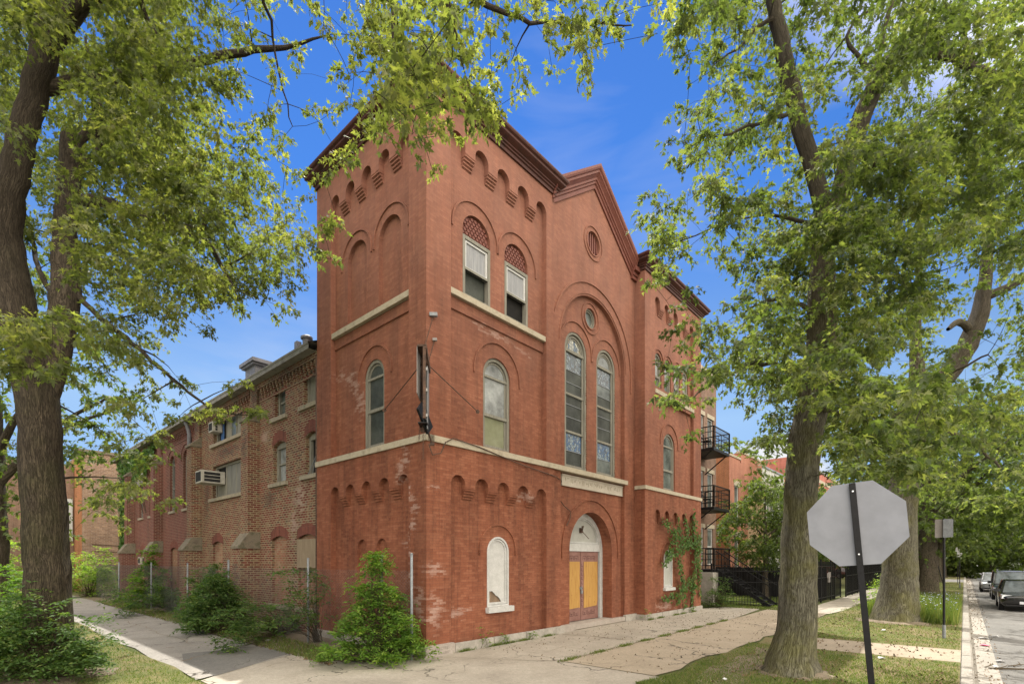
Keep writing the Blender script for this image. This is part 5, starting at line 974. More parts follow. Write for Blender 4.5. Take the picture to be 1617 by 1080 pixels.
def polesign(label, x, y, h, kind, lean=0, rz=0):
    r = empty('sign_post', W(x, y), ROT, label=label, cat='sign post', group='small signs along the kerb'); r.rotation_euler = (R(lean), 0, ROT+R(rz)); b = MB(); b.tube([(0, 0, .35), (0, 0, h)], .03, 10); b.build('post', 'painted_black_iron', r)
    b = MB(); b.tube([(0, 0, -.05), (0, 0, .38)], .042, 10); b.build('ground_sleeve', 'galvanised', r)
    if kind == 'pair':
        for s, dx in ((1, .09), (-1, -.09)): b = MB(); b.prism(SI, [(dx*1-.11, h-.53), (dx*1+.09, h-.55), (dx+.11, h-.53), (dx+.11, h-.04), (dx+.09, h-.02), (dx-.09, h-.02), (dx-.11, h-.04)], [], .035*s, .038*s); b.build('sign_plate', 'sign_metal_pale' if s > 0 else 'galvanised', r)
    elif kind == 'diamond': b = MB(); b.prism(SI, [(-.45, h-.45), (0, h-.9), (.45, h-.45), (0, h)], [], .035, .04); b.build('sign_plate', 'sign_metal_pale', r)
    else: b = MB(); b.prism(SI, rect(-.16, .16, h-.5, h), [], -.04, -.035); b.build('sign_plate', 'white_paint', r)
    return r
polesign('black sign post with two small grey sign backs near the kerb end', 11.55, -8.75, 3.4, 'pair')
polesign('far leaning sign post with a pale square sign down the verge', 39, -8.2, 3.2, 'diamond', -12)
polesign('far upright post with a small white sign by the parked cars', 47, -8.9, 3.0, 'white'); polesign('farthest white sign on a thin post at the cross street', 58, -8.7, 3.6, 'white')

# broken sign box hanging at the tower corner
sg = empty('broken_sign_frame', W(-.22, -.22, 4.95), ROT+R(-45), label='rusty remains of a projecting sign frame chained to the tower corner', cat='sign frame')
b = MB()   # x is across, -y points out from the corner
def slab(y0, y1, z0, z1, x0, x1): b.box(x0, x1, y0, y1, z0, z1)
slab(-.62, -.02, 1.76, 1.80, -.09, .09); slab(-.62, -.57, .25, 1.8, .03, .09); slab(-.04, .0, .1, 1.8, -.09, .09)
b.bar((.09, -.6, 1.78), (.12, -.02, 1.45), .03, .12); b.build('channel', 'rusty_iron', sg)
b = MB(); b.box(-.10, -.088, -.6, -.02, .78, 1.76); b.build('side_panel', 'sign_metal_pale', sg); b = MB(); b.box(.085, .10, -.35, -.02, .1, 1.45); b.build('side_panel', 'galvanised', sg)
b = MB(); b.box(-.09, .11, -.5, -.1, .18, .2); b.bar((-.05, -.5, .55), (.12, -.1, .12), .05, .3); b.build('bottom_tray', 'painted_black_iron', sg)
b = MB(); b.tube([(.05, -.3, .3), (.05, -.3, 1.4)], .018, 8); b.tube([(.0, -.2, .3), (.0, -.2, 1.6)], .018, 8); b.build('lamp_tube', 'cream_panel', sg)
for z in (.35, .9, 1.35): b = MB(); b.box(.06, .1, -.38, -.34, z, z+.06); b.build('socket', 'white_paint', sg)
b = MB(); b.bar((.05, -.1, .2), (.15, .12, -.12), .03); b.box(.1, .2, .08, .16, -.16, -.1); b.build('strut', 'rusty_iron', sg)
def chain(p0, p1, name='chain', r=.02):
    p0, p1 = Vector(p0), Vector(p1); L = (p1-p0).length; n = max(2, int(L/.045)); b = MB(); d = (p1-p0)/n
    for k in range(n): a = p0+d*k; o = Vector((.012, 0, 0)) if k % 2 else Vector((0, .012, 0)); b.tube([a-o, a+o, a+d+o, a+d-o, a-o], .005, 4, cap=False)
    return b
M2 = Matrix.Rotation(ROT-R(45), 4, 'Z')
def loc(x, y, z): return (Matrix.Rotation(R(45), 3, 'Z') @ Vector((x+.22, y+.22, z-4.95)))
chain(loc(.18, -.03, 7.85), (0, -.3, 1.78)).build('chain', 'rusty_iron', sg); chain(loc(.22, -.03, 7.3), (.08, -.1, 1.6)).build('chain', 'rusty_iron', sg); chain((0, -.3, .2), (.0, -.28, -.55)).build('chain', 'rusty_iron', sg); chain((-.08, -.1, .5), (-.12, -.06, -.1)).build('chain', 'rusty_iron', sg)
b = MB(); b.tube([(.05, -.1, 1.6), loc(1.62, -.03, 5.95)], .012, 5); b.build('guy_wire', 'rusty_iron', sg); b = MB(); b.tube([(-.05, -.1, 1.6), loc(-.03, 1.62, 5.95)], .012, 5); b.build('guy_wire', 'rusty_iron', sg)
for p in (loc(1.62, -.02, 5.95), loc(-.02, 1.62, 5.95)): b = MB(); b.tube([p, p+Vector((0, -.03, 0))], .05, 8); b.build('wall_anchor', 'rusty_iron', sg)
b = MB(); p = loc(.16, -.06, 7.85); b.box(p.x-.09, p.x+.09, p.y-.04, p.y+.05, p.z-.03, p.z+.05); b.build('eye_bracket', 'galvanised', sg)
b = MB(); p = loc(.2, -.06, 7.3); b.box(p.x-.05, p.x+.05, p.y-.03, p.y+.04, p.z-.03, p.z+.03); b.build('eye_bracket', 'sign_metal_pale', sg)

# ------------------------------------------------------------------ air conditioners
def ac(label, y, z, wy, hz, out, rz=0):
    r = empty('air_conditioner', W(XS, y, z), ROT, label=label, cat='air conditioner', group='window air conditioners'); b = MB(); b.box(-out, .15, -wy/2, wy/2, 0, hz); b.build('casing', 'ac_plastic', r, bevel=.015)
    b = MB(); b.box(-out-.004, -out+.01, -wy/2+.06, wy/2-.06, .06, hz-.06); b.build('rear_grille', 'dark_grille', r)
    for k in range(3): b = MB(); b.box(-out+.1, -.04, -wy/2-.004, -wy/2+.01, .06+k*(hz-.1)/3, .06+(k+.8)*(hz-.1)/3); b.build('side_vent', 'dark_grille', r)
ac('large old air conditioner jutting from the lower double window', 13.5, 5.28, .72, .5, .72); ac('small air conditioner in the top of the upper double window', 13.7, 7.42, .5, .42, .22)
ac('small air conditioner low on the wall between the far buttresses', 24.4, 2.0, .5, .4, .35)
r = empty('hanging_frame', W(XS, 24.1, 4.8), ROT, label='broken metal frame hanging outside the far nave window', cat='metal frame'); b = MB()
for p, q in (((-.1, 0, 0), (-.3, 0, 1.4)), ((-.1, .6, 0), (-.3, .6, 1.2)), ((-.3, 0, 1.4), (-.3, .6, 1.2)), ((-.1, 0, 0), (-.3, .6, 1.2)), ((-.5, .1, 1.5), (-.1, .3, 2.1)), ((-.1, .3, 2.1), (-.1, .9, 1.7))): b.bar(p, q, .04)
b.build('bent_bars', 'rusty_iron', r); b = MB(); b.bar((-.5, .1, 1.5), (-.1, .3, 2.1), .05, .3); b.build('torn_panel', 'white_paint', r)

# ------------------------------------------------------------------ shrubs, vines, grass
def shrub(label, base, places, lmat, per=34, leaf=.06, shape=LANCE, name='shrub', cat='shrub', group=None, crad=.32, stems=7, seed=1, spread=.3, stem_r=.014):
    """places: clump centres relative to the base"""
    root = empty(name, base, label=label, cat=cat, group=group); bpy.context.view_layer.update(); B0 = np.array(base); tw = Twigs(); C = np.asarray(places, float)
    idx = rng.permutation(len(C))
    for k, i in enumerate(idx):
        c = C[i]; st = np.array([rng.normal(0, .06), rng.normal(0, .06), -.03]); m1 = st+(c[:3]-st)*.5+np.array([-c[0], -c[1], 0])*.22; t = np.linspace(0, 1, 7)[:, None]; P = B0+st*(1-t)**2+2*m1*t*(1-t)+c[:3]*t*t
        tw.add(P, np.linspace(stem_r*.7, .002, 7), 4)
    tw.build('stems', 'twig', root); pos = []; dr = []; nm = []; ti = []; sz = []
    for c in C:
        s = c[3]; ns = 9; sp = rdir(ns, -.3, .8)
        for q in range(ns):   # leaves in two rows along arching twigs
            n = int(per/ns); t = np.linspace(.1, 1, n)[:, None]; L = crad*s*rng.uniform(.7, 1.3); ax = sp[q]; P = c[:3]+ax*t*L; P[:, 2] -= t[:, 0]**2*L*.45
            sd = np.cross(ax, (0, 0, 1)); sd /= np.linalg.norm(sd)+1e-9; sg = np.where(np.arange(n) % 2, 1, -1)[:, None]
            pos.append(B0+P); dr.append(sd*sg+ax*.6+rng.normal(0, .25, (n, 3))); nm.append(np.array([0, 0, 1])+rng.normal(0, .35, (n, 3))); ti.append(np.clip(rng.random()*.5+rng.random(n)*.5, 0, 1)); sz.append(leaf*rng.uniform(.7, 1.25, n))
    leaves_mesh('foliage', np.concatenate(pos), np.concatenate(dr), np.concatenate(nm), np.concatenate(sz), shape, lmat, root, np.concatenate(ti)); return root
def mound(n, rx, ry, h, z0=.15, s=(.6, 1.0), top=.75):
    z = rng.uniform(0, 1, n)**1.15; a = rng.uniform(0, 6.28, n); rr_ = np.sqrt(rng.random(n))*(1-(1-top)*z**1.5) ; rr_ *= (1.15-.35*z)*(.72+.5*np.sin(a*3+z*5+rng.uniform(0, 6))**2); top_ = .75+.35*np.sin(a*2+rng.uniform(0, 6))
    return np.stack([rr_*rx*np.cos(a), rr_*ry*np.sin(a), z0+z*(h-z0)*np.clip(top_, .4, 1), rng.uniform(*s, n)], 1)
shrub('bright green bush against the chain-link fence by the church corner', W(-1.02, .42), mound(200, 1.15, .95, 2.35, .1, (.6, 1.0), .45), 'shrub_leaf', 80, .085, crad=.32)
shrub('dark green bush by the fence beyond the first buttress', W(-1.75, 7.9), mound(170, .95, 1.05, 2.05, .15), 'dark_shrub_leaf', 70, .10, crad=.34, group='bushes along the side fence')
shrub('leafy bush inside the fence near the second buttress', W(-.7, 12.2), mound(120, .75, 1.5, 1.9, .2), 'dark_shrub_leaf', 60, .11, crad=.36, group='bushes along the side fence')
shrub('tall weedy bush beside the far low buttress', W(-.9, 19.5), mound(110, .7, 1.2, 2.9, .2), 'shrub_leaf', 60, .13, crad=.4, group='bushes along the side fence')
shrub('sparse leafy vine on the fence wire beside the tower', W(-.6, 3.9), [(rng.normal(0, .2), rng.uniform(-2.6, .6), rng.uniform(.6, 2.0), .8) for k in range(46)], 'dark_shrub_leaf', 40, .09, name='vine', cat='vine', crad=.3, group='plants behind the fence')
shrub('low undergrowth behind the wire mesh below the bricked-up arches', W(-.45, 6.2), [(rng.normal(0, .22), rng.uniform(-3.6, 3.6), rng.uniform(.1, 1.25)*rng.uniform(.5, 1), .8) for k in range(150)], 'dark_shrub_leaf', 50, .085, crad=.3, group='plants behind the fence')
shrub('low undergrowth behind the fence past the second buttress', W(-.5, 17), [(rng.normal(0, .25), rng.uniform(-3.5, 8), rng.uniform(.1, 1.1), .9) for k in range(100)], 'dark_shrub_leaf', 50, .12, crad=.36, group='plants behind the fence')
gb_ = at(72, 1069, 9.3)
shrub('elm suckers growing thickly round the foot of the left maple', gb_, np.concatenate([mound(200, .95, .8, 1.75, .12)+np.array([-.25, 0, 0, 0]), mound(45, .5, .5, 1.2, .2)+np.array([.75, -.1, 0, 0])]), 'dark_shrub_leaf', 80, .075, crad=.34, seed=4)
shrub('bushy plant at the left edge of the lawn', at(-10, 1040, 10.6), mound(150, 1.0, .9, 1.9, .15), 'shrub_leaf', 70, .085, crad=.34)
shrub('sunlit yellow-green shrub at the end of the side path', W(-1.4, 31), mound(120, 2.0, 2.6, 3.1, .2, (1.2, 1.8)), 'shrub_leaf_pale', 70, .15, crad=.42, group='sunlit shrubs by the alley')
shrub('sunlit shrub left of the alley building', W(-5.5, 34), mound(120, 2.6, 2.4, 4.0, .2, (1.2, 1.8)), 'shrub_leaf_pale', 70, .17, crad=.45, group='sunlit shrubs by the alley')
shrub('pale bush beyond the lawn and left of the leaning maple', W(-9.0, 19), mound(120, 1.8, 2.4, 2.6, .2, (1.2, 1.6)), 'shrub_leaf_pale', 70, .14, crad=.45, group='sunlit shrubs by the alley')
shrub('grey-green bush at the foot of the stone plinth beside the church', W(17.0, -.5), mound(80, .8, .7, 1.45, .1), 'dark_shrub_leaf', 40, .07, crad=.32)
shrub('yellow-green seedling bush beside the verge under the far maple', W(21.5, -6.6), mound(70, 1.2, .9, 1.5, .1, (1., 1.3)), 'shrub_leaf_pale', 40, .11, crad=.36)
for k, (x, y, h) in enumerate(((1.75, -.16, .55), (2.5, -.13, .3), (3.6, -.12, .22), (10.05, -.42, .42), (13.8, -.5, .25))):
    shrub(['spindly weed by the corner stone of the front wall', 'low weed under the white boarded window', 'small weed tuft at the base course left of the door', 'green weed in the angle right of the door', 'small weed under the ivy'][k], W(x, y), [(rng.normal(0, .09), rng.normal(0, .05), h*f, .5) for f in (.25, .5, .75, .95, .4, .6)], 'shrub_leaf', 22, .055, name='weed', cat='weed', group='weeds along the front wall', crad=.16, stem_r=.005)
# creeper on the right tower
def creeper(label, paths, lmat='ivy_leaf', dens=48, leaf=.105, plane=lambda a, d, z: W(a, d, z), d0=-.37, nrm=None, wd=.12):
    root = empty('climbing_ivy', plane(*paths[0][0][:1], d0, 0) if 0 else (0, 0, 0), label=label, cat='climbing plant', group='creepers on the church'); base = plane(paths[0][0][0], d0, paths[0][0][1]); root.location = base; bpy.context.view_layer.update()
    tw = Twigs(); pos = []; nv = np.array(nrm)
    for P in paths:
        ps = [np.array(plane(a, d0-.01, z)) for a, z, w in P]; q, r = smooth_path(ps, [.012]*len(ps), .1, .012, int(P[0][0]*7)); tw.add(q, r, 4)
        for (a, z, w), (c, e, w2) in zip(P[:-1], P[1:]):
            n = int(dens*math.hypot(c-a, e-z)*(w+w2)*4); t = rng.random(n); ww = w+(w2-w)*t; aa = a+(c-a)*t+rng.normal(0, 1, n)*ww*.55; zz = z+(e-z)*t+rng.normal(0, 1, n)*ww*.55
            pos += [np.array(plane(x_, d0-.03-.09*rng.random(), z_)) for x_, z_ in zip(aa, zz)]
    tw.build('stems', 'twig', root); pos = np.array(pos); n = len(pos); dn = rdir(n, -1, -.1)*.6+nv*.25+np.array([0, 0, -.6]); leaves_mesh('foliage', pos, dn, nv+rng.normal(0, .35, (n, 3)), leaf*rng.uniform(.6, 1.2, n), LOB, lmat, root)
nF = tuple(-LY)
creeper('green ivy climbing round the boarded window of the right tower', [[(14.0, .15, .2), (14.2, .8, .2), (14.4, 1.6, .25), (14.6, 2.4, .3), (14.5, 3.2, .35), (14.2, 3.9, .3), (14.4, 4.15, .15)], [(14.5, 3.0, .3), (13.6, 2.9, .3), (12.9, 3.1, .22), (12.0, 3.5, .2), (11.3, 3.75, .15)], [(13.6, 2.9, .3), (12.6, 2.6, .25), (11.9, 2.5, .22), (11.4, 2.0, .15)], [(12.6, 3.4, .2), (12.0, 2.8, .2), (11.6, 2.3, .15)],
   [(14.4, 1.2, .25), (13.6, 1.2, .3), (12.8, .85, .25), (11.9, .75, .15), (11.2, .7, .1)], [(13.3, .2, .15), (13.2, 1.0, .2), (13.0, 1.7, .25), (12.8, 2.3, .25)], [(14.9, 3.4, .2), (14.9, 2.4, .2), (14.9, 1.4, .15), (15.0, .6, .1)], [(13.6, 3.0, .25), (13.5, 3.6, .2), (13.4, 4.1, .12)], [(12.8, .8, .2), (12.6, .4, .12)], [(13.0, 3.2, .2), (12.7, 3.6, .15), (12.6, 4.0, .1)]], nrm=nF)
creeper('bright creeper hanging under the eaves of the far nave wall', [[(22.3, 8.3, .3), (23.5, 7.9, .5), (25, 7.7, .6), (26.5, 7.6, .6), (28.5, 7.9, .5), (30.5, 8.1, .4)], [(24, 7.6, .5), (26, 7.0, .5), (28, 6.6, .5)], [(25.5, 8.2, .4), (28, 8.3, .4), (30.5, 8.2, .3)], [(29, 8, .6), (29.3, 6.5, .6), (29.5, 5, .5), (29.6, 3, .5), (29.6, .5, .5)]], d0=XS-.06, plane=lambda a, d, z: W(d, a, z), nrm=tuple(-FX), leaf=.18, dens=34)

# grass
def grass(name, n, region, h, material='grass_blade', w=.009, lean=.5, zb=0., shape=BLADE, tintlo=0):
    """region: function giving n ground points (street grid)"""
    P = region(n); n = len(P); pos = np.array([W(x, y, zb) for x, y in P]); d = rdir(n, .2, 1); d[:, :2] *= lean; d[:, 2] = 1
    o = leaves_mesh(name, pos, d, rdir(n, -.2, .2), 1.0, shape, material, None, np.clip(rng.random(n)*.8+tintlo, 0, 1), 0)
    me = o.data; k = len(shape); co = np.zeros(len(me.vertices)*3); me.vertices.foreach_get('co', co); co = co.reshape(n, k, 3); hh = h*rng.uniform(.4, 1.2, n).reshape(n, 1, 1); ww = (w if np.isscalar(w) else w)
    base = pos[:, None, :]; rel = co-base; dn = d/np.linalg.norm(d, axis=1, keepdims=True); along = (rel*dn[:, None, :]).sum(2, keepdims=True)*dn[:, None, :]; side = rel-along
    co = base+along*hh+side*ww; me.vertices.foreach_set('co', co.reshape(-1)); me.update(); o['kind'] = 'stuff'; return o
def patchy(x, y, f=1.3): return .5+.5*np.sin(x*f+1.3*np.sin(y*f*.7))*np.cos(y*f*1.1+np.sin(x*f*.6+2))
def reg(x0, x1, y0, y1, keep=None, pw=1.0):
    def g(n):
        # denser towards the camera
        out = np.zeros((0, 2))
        while len(out) < n:
            t = rng.random(n*2)**pw; X = x0+(x1-x0)*(t if abs(x1-x0) > abs(y1-y0) else rng.random(n*2)); Y = y0+(y1-y0)*(t if abs(x1-x0) <= abs(y1-y0) else rng.random(n*2))
            m = rng.random(n*2) < .35+.75*patchy(X, Y, 2.3)*patchy(X, Y, .9)+.2
            if keep is not None: m &= keep(X, Y)
            out = np.concatenate([out, np.stack([X, Y], 1)[m]])
        return out[:n]
    return g
grass('lawn_grass', 60000, reg(-9, -4.25, -3, 30, None, 1.9), .065, w=.011, lean=.9)
strip = lambda X, Y: ~((X > 7.05) & (X < 9.35))
grass('verge_grass', 90000, reg(.9, 60, KY+.03, -4.72, lambda X, Y: strip(X, Y) & (Y < -4.86-.012*X+.08*np.sin(X*2)), 2.6), .06, w=.011, lean=.9)
grass('verge_grass', 9000, reg(15, 60, -5.2, -3.8, lambda X, Y: (Y < -5.35), 1.4), .1, w=.02) if 0 else None
grass('tall_weeds', 16000, reg(15.5, 27, -9.0, -6.3, None, 1.0), .62, 'grass_blade', w=.022, lean=.35)
grass('yard_grass', 14000, reg(17.3, 30, -3.2, 1.2, None, 1.4), .08, w=.02, lean=.9)
grass('joint_weeds', 2600, lambda n: np.array([(lambda t: (1.66+t*10.8+rng.normal(0, .05), -2.62+rng.normal(0, .05)))((rng.integers(0, 9)+rng.normal(0, .08)*2)/9+.03) for _ in range(n)]), .075, w=.010, lean=1.)
grass('joint_weeds', 1800, lambda n: np.array([(rng.uniform(.9, 16), -.1-.12*rng.random()-(.3 if 1 else 0)*0) if rng.random() < .0 else ((lambda x: (x, (-.10 if x < 5.2 else (.02 if x < 9.9 else -.45))-.05*rng.random()))(rng.choice([1.1, 2.2, 2.7, 3.3, 4.4, 10.2, 11.0, 12.4, 13.1, 14.2])+rng.normal(0, .14))) for _ in range(n)]), .10, w=.010, lean=.9)
grass('path_edge_weeds', 9000, reg(-1.95, -.95, 1.2, 26, None, 1.6), .13, w=.013, lean=1.)
P_ = reg(16, 26, -9, -6.8)(420); leaves_mesh('chicory_flowers', [W(x, y, .35+.35*rng.random()) for x, y in P_], rdir(420, -.1, .3), rdir(420, .3, 1), .038, circ_ := np.array([(math.cos(a)*.5, math.sin(a)*.5) for a in np.linspace(0, 6.28, 7)[:-1]]), 'chicory_flower', None, None, 0, 'stuff')
def litter(name, n, region, material, size, z=.012):
    P = region(n); leaves_mesh(name, [W(x, y, z+.01*rng.random()) for x, y in P], rdir(n, -.1, .1), rdir(n, .7, 1), size, LOB, material, None, None, .5, 'stuff')
litter('fallen_leaves', 1100, reg(-60, 90, KY-.75, KY-.22, lambda X, Y: X > 1), 'brown_leaf_litter', .045, SZ+.012); litter('fallen_leaves', 1500, reg(-2.0, -.9, .8, 24, None, 1.4), 'brown_leaf_litter', .055)
litter('fallen_leaves', 900, reg(1.5, 17, -5.6, -.2), 'brown_leaf_litter', .035); litter('fallen_leaves', 900, reg(1.5, 20, -9, -5.3), 'brown_leaf_litter', .06)
for k, (x, y, z, m_, s) in enumerate(((13.6, -9.6, SZ, 'litter_white', .22), (14.4, -9.9, SZ, 'litter_white', .16), (11.9, -9.6, SZ, 'litter_pink', .2), (9.1, -9.8, SZ, 'litter_white', .16), (6.6, -7.8, 0, 'litter_white', .14), (12.2, -7.3, 0, 'litter_white', .1), (-1.3, 1.6, 0, 'litter_white', .12), (-1.45, 5.0, 0, 'litter_white', .14), (8.2, -9.7, SZ, 'litter_white', .1), (2.2, -5.9, 0, 'litter_white', .08))):
    b = MB(); rr = random.Random(k); pts = [(math.cos(a)*s*rr.uniform(.4, .8), math.sin(a)*s*rr.uniform(.3, .6), .015+.05*rr.random()) for a in [6.28*j/7 for j in range(7)]]; i = b.pts(pts+[(0, 0, .06), (0, 0, .008)])
    for j in range(7): b.f.append((i+j, i+(j+1) % 7, i+7)); b.m.append(0); b.f.append((i+j, i+(j+1) % 7, i+8)); b.m.append(0)
    o = b.build('crumpled_wrapper', m_); o.location = W(x, y, z); tag(o, ['largest white scrap of litter in the gutter', 'white paper scrap beyond the gutter edge', 'pink wrapper lying in the gutter', 'white scrap in the gutter by the carriage walk', 'white scrap on the grass before the carriage walk', 'small white scrap on the verge by the post', 'white scrap under the corner bush', 'white scrap beside the side path', 'small scrap in the gutter nearest the camera', 'tiny scrap at the near maple foot'][k], 'litter', 'litter on the ground')
b = MB(); rr = random.Random(4)
for k in range(9): a = rr.uniform(-.6, .6); x = rr.uniform(-.5, .5); y = rr.uniform(-.2, .3); b.tube([(x, y, .02), (x+.35*math.cos(a), y+.35*math.sin(a), .04), (x+.8*math.cos(a+.2), y+.8*math.sin(a+.2), .02)], [.012, .009, .004], 5)
o = b.build('fallen_twigs', 'twig'); o.location = W(8.2, -9.9, SZ); tag(o, 'dead broken branch lying in the gutter', 'branch')

# ------------------------------------------------------------------ trees further off
def ell(c, rx, ry, rz, n, s=1., shell=.55):
    d = rdir(n); r = shell+(1-shell)*rng.random(n)**.6; r *= 1+.18*np.sin(d[:, 0]*5+c[0])*np.cos(d[:, 2]*6+c[1]); return np.stack([c[0]+d[:, 0]*rx*r, c[1]+d[:, 1]*ry*r, c[2]+d[:, 2]*rz*r, np.full(n, s)*rng.uniform(.8, 1.2, n)], 1)
def simple_tree(label, x, y, h, cr, n, lmat='far_leaf', leaf=.2, per=26, trunk=.3, lean=(0, 0), cb=.35, group=None, bm_='bark_far', crad=.9, seed=1, local=True, squash=.42, name='street_tree'):
    p = W(x, y) if local else Vector((x, y, 0)); top = h*.62; L0 = [(p.x, p.y, -.1, trunk*1.35), (p.x+lean[0]*.1, p.y+lean[1]*.1, h*.1, trunk), (p.x+lean[0]*.5, p.y+lean[1]*.5, h*.35, trunk*.8), (p.x+lean[0], p.y+lean[1], top, trunk*.35), (p.x+lean[0]*1.1, p.y+lean[1]*1.1, h*.85, .04)]
    lm = [L0]; rr = random.Random(seed)
    for k in range(5): a = rr.uniform(0, 6.28); z0 = h*rr.uniform(.3, .5); f = z0/top; lm.append([(p.x+lean[0]*f, p.y+lean[1]*f, z0, trunk*.4), (p.x+lean[0]+math.cos(a)*cr*.4, p.y+lean[1]+math.sin(a)*cr*.4, z0+h*.16, trunk*.2), (p.x+lean[0]+math.cos(a)*cr*.8, p.y+lean[1]+math.sin(a)*cr*.8, z0+h*.25, .03)])
    C = ell((p.x+lean[0], p.y+lean[1], h*(cb+1)/2), cr, cr, h*(1-cb)/2, n, 1.)
    return tree(label, Vector((p.x, p.y, 0)), lm, C, leaf, per, lmat, bm_, group=group, crad=crad, seed=seed, trunk_n=12, link=n < 260, name=name)
simple_tree('small round-crowned tree in the fenced yard before the pink house', 25.0, -.4, 7.2, 2.7, 250, 'far_leaf', .13, 75, .16, cb=.24, crad=.6, seed=2, name='yard_tree')
simple_tree('slim yard tree just behind the tall maple trunk', 27.5, -2.4, 6.4, 2.3, 150, 'far_leaf', .14, 50, .13, cb=.3, crad=.6, seed=3, name='yard_tree')
G = 'street trees down the right side'
simple_tree('dark trunked maple just past the weeds on the verge', 29.5, -7.6, 13, 5.0, 258, 'far_leaf', .2, 70, .5, cb=.20, group=G, seed=4, crad=1.0)
simple_tree('leaning broken-limbed tree beyond the dark maple', 33, -7.4, 12, 5.0, 250, 'far_leaf', .22, 60, .22, (1.6, -1.2), cb=.2, group=G, seed=5, crad=1.1)
simple_tree('thin leaning street tree by the far sign', 42, -7.3, 8, 3.4, 150, 'maple_leaf_cool', .22, 30, .2, (.5, -.5), cb=.42, group=G, seed=6, crad=1.)
simple_tree('pale trunked street tree at the cross street', 50, -7.0, 11, 4.5, 180, 'far_leaf', .26, 30, .45, cb=.35, group=G, seed=7, crad=1.1)
simple_tree('second street tree past the cross street', 60, -7.0, 12, 5.5, 180, 'far_leaf', .3, 30, .45, cb=.3, group=G, seed=8, crad=1.3)
for k, (x, y, h, r_) in enumerate(((80, -7, 13, 6), (96, -8, 14, 7), (84, -22, 15, 8), (64, -21, 14, 7.5), (48, -20.5, 14, 7), (112, -14, 16, 10), (36, 4.5, 12, 4.5), (46, 1.5, 9, 4), (110, -26, 16, 9))):
    simple_tree(['big far tree on the verge past the cross street', 'farther tree closing the verge', 'dark tree across the street far down', 'tree across the street beyond the parked cars', 'nearest tree across the street on the far right', 'tree closing the end of the street', 'dark tree standing before the white building', 'low tree in the far yards', 'farthest tree across the street'][k], x, y, h, r_, 200, 'far_leaf', .36, 30, .4, cb=.18, group='trees down the street', seed=20+k, crad=1.6)
for k, (x, y, h, r_) in enumerate(((88, -12, 9, 6), (98, -17, 12, 8), (92, -6, 9, 5.5), (78, -22, 11, 7), (104, -9.5, 11, 7))):
    simple_tree(['low leafy tree filling the end of the street', 'wide tree at the far bend of the street', 'rounded tree at the verge end', 'leafy tree over the far parked cars', 'tall tree beyond the end of the street'][k], x, y, h, r_, 230, 'far_leaf', .45, 34, .3, cb=-.05, group='trees down the street', seed=70+k, crad=1.9)
# left background
simple_tree('dark tree standing behind the leaning maple on the left', -6.2, 15.2, 13, 4.2, 250, 'far_leaf', .17, 36, .38, cb=.22, group='trees on the left', seed=40, crad=.8)
for k, (x, y, h, r_) in enumerate(((-11, 30, 12, 5), (-19, 26, 13, 6), (-8, 46, 12, 6), (-24, 40, 15, 8), (1, 58, 13, 7))):
    simple_tree(['green tree at the far end of the lawn', 'broad tree across the side street', 'tree behind the alley shrubs', 'far broad tree beyond the side street', 'tree showing over the alley building'][k], x, y, h, r_, 200, 'maple_leaf' if k < 3 else 'far_leaf', .26, 30, .35, cb=.2, group='trees on the left', seed=50+k, crad=1.2)

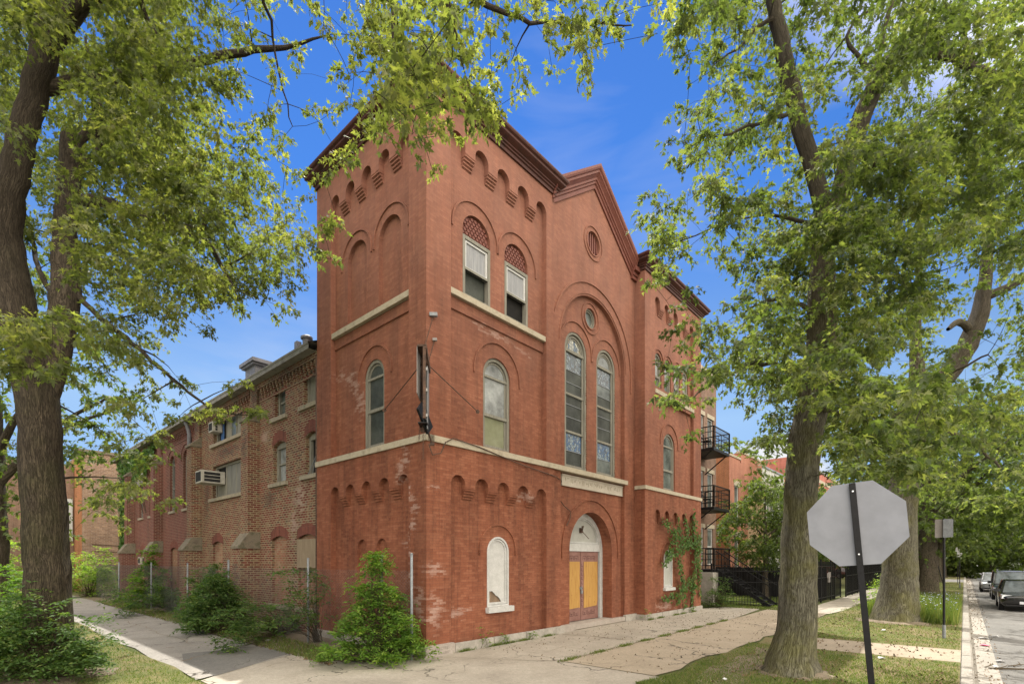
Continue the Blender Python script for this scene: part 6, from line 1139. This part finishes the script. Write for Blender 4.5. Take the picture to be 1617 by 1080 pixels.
# ------------------------------------------------------------------ cars
def car(label, x, y, z, paint, suv=False, rz=0, group='cars parked along the kerb', name='parked_car'):
    r = empty(name, W(x, y, z), ROT+R(rz), label=label, cat='car', group=group); L = 4.7; Wd = .92; H_ = 1.75 if suv else 1.44; bz = .98 if suv else .86
    # x = 0 at the front bumper (towards the camera), body runs to +x
    st = [(0, .38, .60, .70), (.06, .28, .72, .82), (.35, .22, bz-.14, .88), (1.0, .2, bz-.06, .91), (1.5, .2, bz, .92), (2.6, .2, bz+.02, .92), (3.8, .2, bz+.03, .91), (4.4, .26, bz, .87), (4.65, .32, bz-.1, .80), (4.7, .4, bz-.25, .74)]
    b = MB(); rings = []
    for sx, zl, zh, w in st:
        rings.append(b.pts([(sx, -w*.90, zl), (sx, -w, zl+.12), (sx, -w*1.0, (zl+zh)/2+.05), (sx, -w*.97, zh-.08), (sx, -w*.88, zh), (sx, 0, zh+.035), (sx, w*.88, zh), (sx, w*.97, zh-.08), (sx, w, (zl+zh)/2+.05), (sx, w, zl+.12), (sx, w*.90, zl)]))
    for a, c in zip(rings[:-1], rings[1:]):
        for k in range(11): b.f.append((a+k, a+(k+1) % 11, c+(k+1) % 11, c+k)); b.m.append(0)
    b.f.append(tuple(rings[0]+k for k in range(11))); b.f.append(tuple(rings[-1]+k for k in range(11))); b.m += [0, 0]; b.build('body', paint, r, smooth=True)
    a0, a1, t0, t1 = (1.15, 4.55, 1.85, 4.2) if suv else (1.35, 4.3, 2.1, 3.6); wt = .66 if not suv else .72
    b = MB(); b.hexa([(a0, -.80, bz-.03), (a0, .80, bz-.03), (a1, .80, bz), (a1, -.80, bz)], [(t0, -wt, H_-.05), (t0, wt, H_-.05), (t1, wt, H_-.05), (t1, -wt, H_-.05)]); b.build('windows', 'car_glass', r, bevel=.03)
    b = MB(); b.hexa([(t0-.04, -wt-.02, H_-.06), (t0-.04, wt+.02, H_-.06), (t1+.04, wt+.02, H_-.06), (t1+.04, -wt-.02, H_-.06)], [(t0+.15, -wt+.08, H_), (t0+.15, wt-.08, H_), (t1-.1, wt-.08, H_), (t1-.1, -wt+.08, H_)]); b.build('roof', paint, r, bevel=.02)
    for s in (-1, 1):
        b = MB(); b.bar((a0-.02, s*.81, bz-.02), (t0, s*(wt+.01), H_-.04), .06); b.bar((a1, s*.81, bz), (t1, s*(wt+.01), H_-.04), .09); b.bar(((t0+t1)/2, s*.83, bz), ((t0+t1)/2, s*(wt+.02), H_-.04), .05); b.build('pillar', paint, r)
        for wx in (.85, 3.75):
            q = MB(); q.tube([(wx, s*.93, .33), (wx, s*.74, .33)], .335, 24); w_ = q.build('wheel', 'tyre', r, bevel=.02); q = MB(); q.tube([(wx, s*.938, .33), (wx, s*.90, .33)], .21, 10); q.build('rim', 'rim_metal', w_)
        b = MB(); b.hexa([(.05, s*.86, .60), (.02, s*.50, .60), (.30, s*.50, .62), (.42, s*.89, .62)], [(.14, s*.84, .74), (.10, s*.50, .71), (.34, s*.5, .74), (.5, s*.88, .78)]); b.build('headlight', 'head_lamp', r)
        b = MB(); b.box(1.35, 1.5, s*.86 if s > 0 else -1.10, 1.10 if s > 0 else -.86, bz, bz+.15); b.build('mirror', paint, r, bevel=.03)
        if suv: b = MB(); b.bar((t0+.2, s*.62, H_+.05), (t1-.3, s*.62, H_+.05), .04); b.build('roof_rail', 'chrome', r)
    b = MB(); b.box(-.015, .05, -.46, .46, .44, .60); b.build('grille', 'dark_grille', r, bevel=.01); b = MB(); b.box(-.03, .0, -.26, .26, .36, .48); b.build('number_plate', 'number_plate', r)
    b = MB(); b.box(-.02, .04, -.7, .7, .25, .33); b.build('lower_intake', 'dark_grille', r); return r
car('shiny black sedan parked nearest at the right edge', 25.8, -11.35, SZ, 'black_paint'); car('black tall car with pale roof rails parked behind the black sedan', 34.8, -11.35, SZ, 'black_paint', True)
car('silver car parked far down on the other side of the street', 46, -16.4, SZ, 'silver_paint', True); car('grey car crossing beyond the verge at the cross street', 64, -6.0, .02, 'silver_paint', False, 90, 'cars at the cross street'); car('dark car further back at the cross street', 66.5, -1.5, .02, 'black_paint', False, 90, 'cars at the cross street')
car('pale silver car parked third in the row', 45, -11.0, SZ, 'silver_paint')
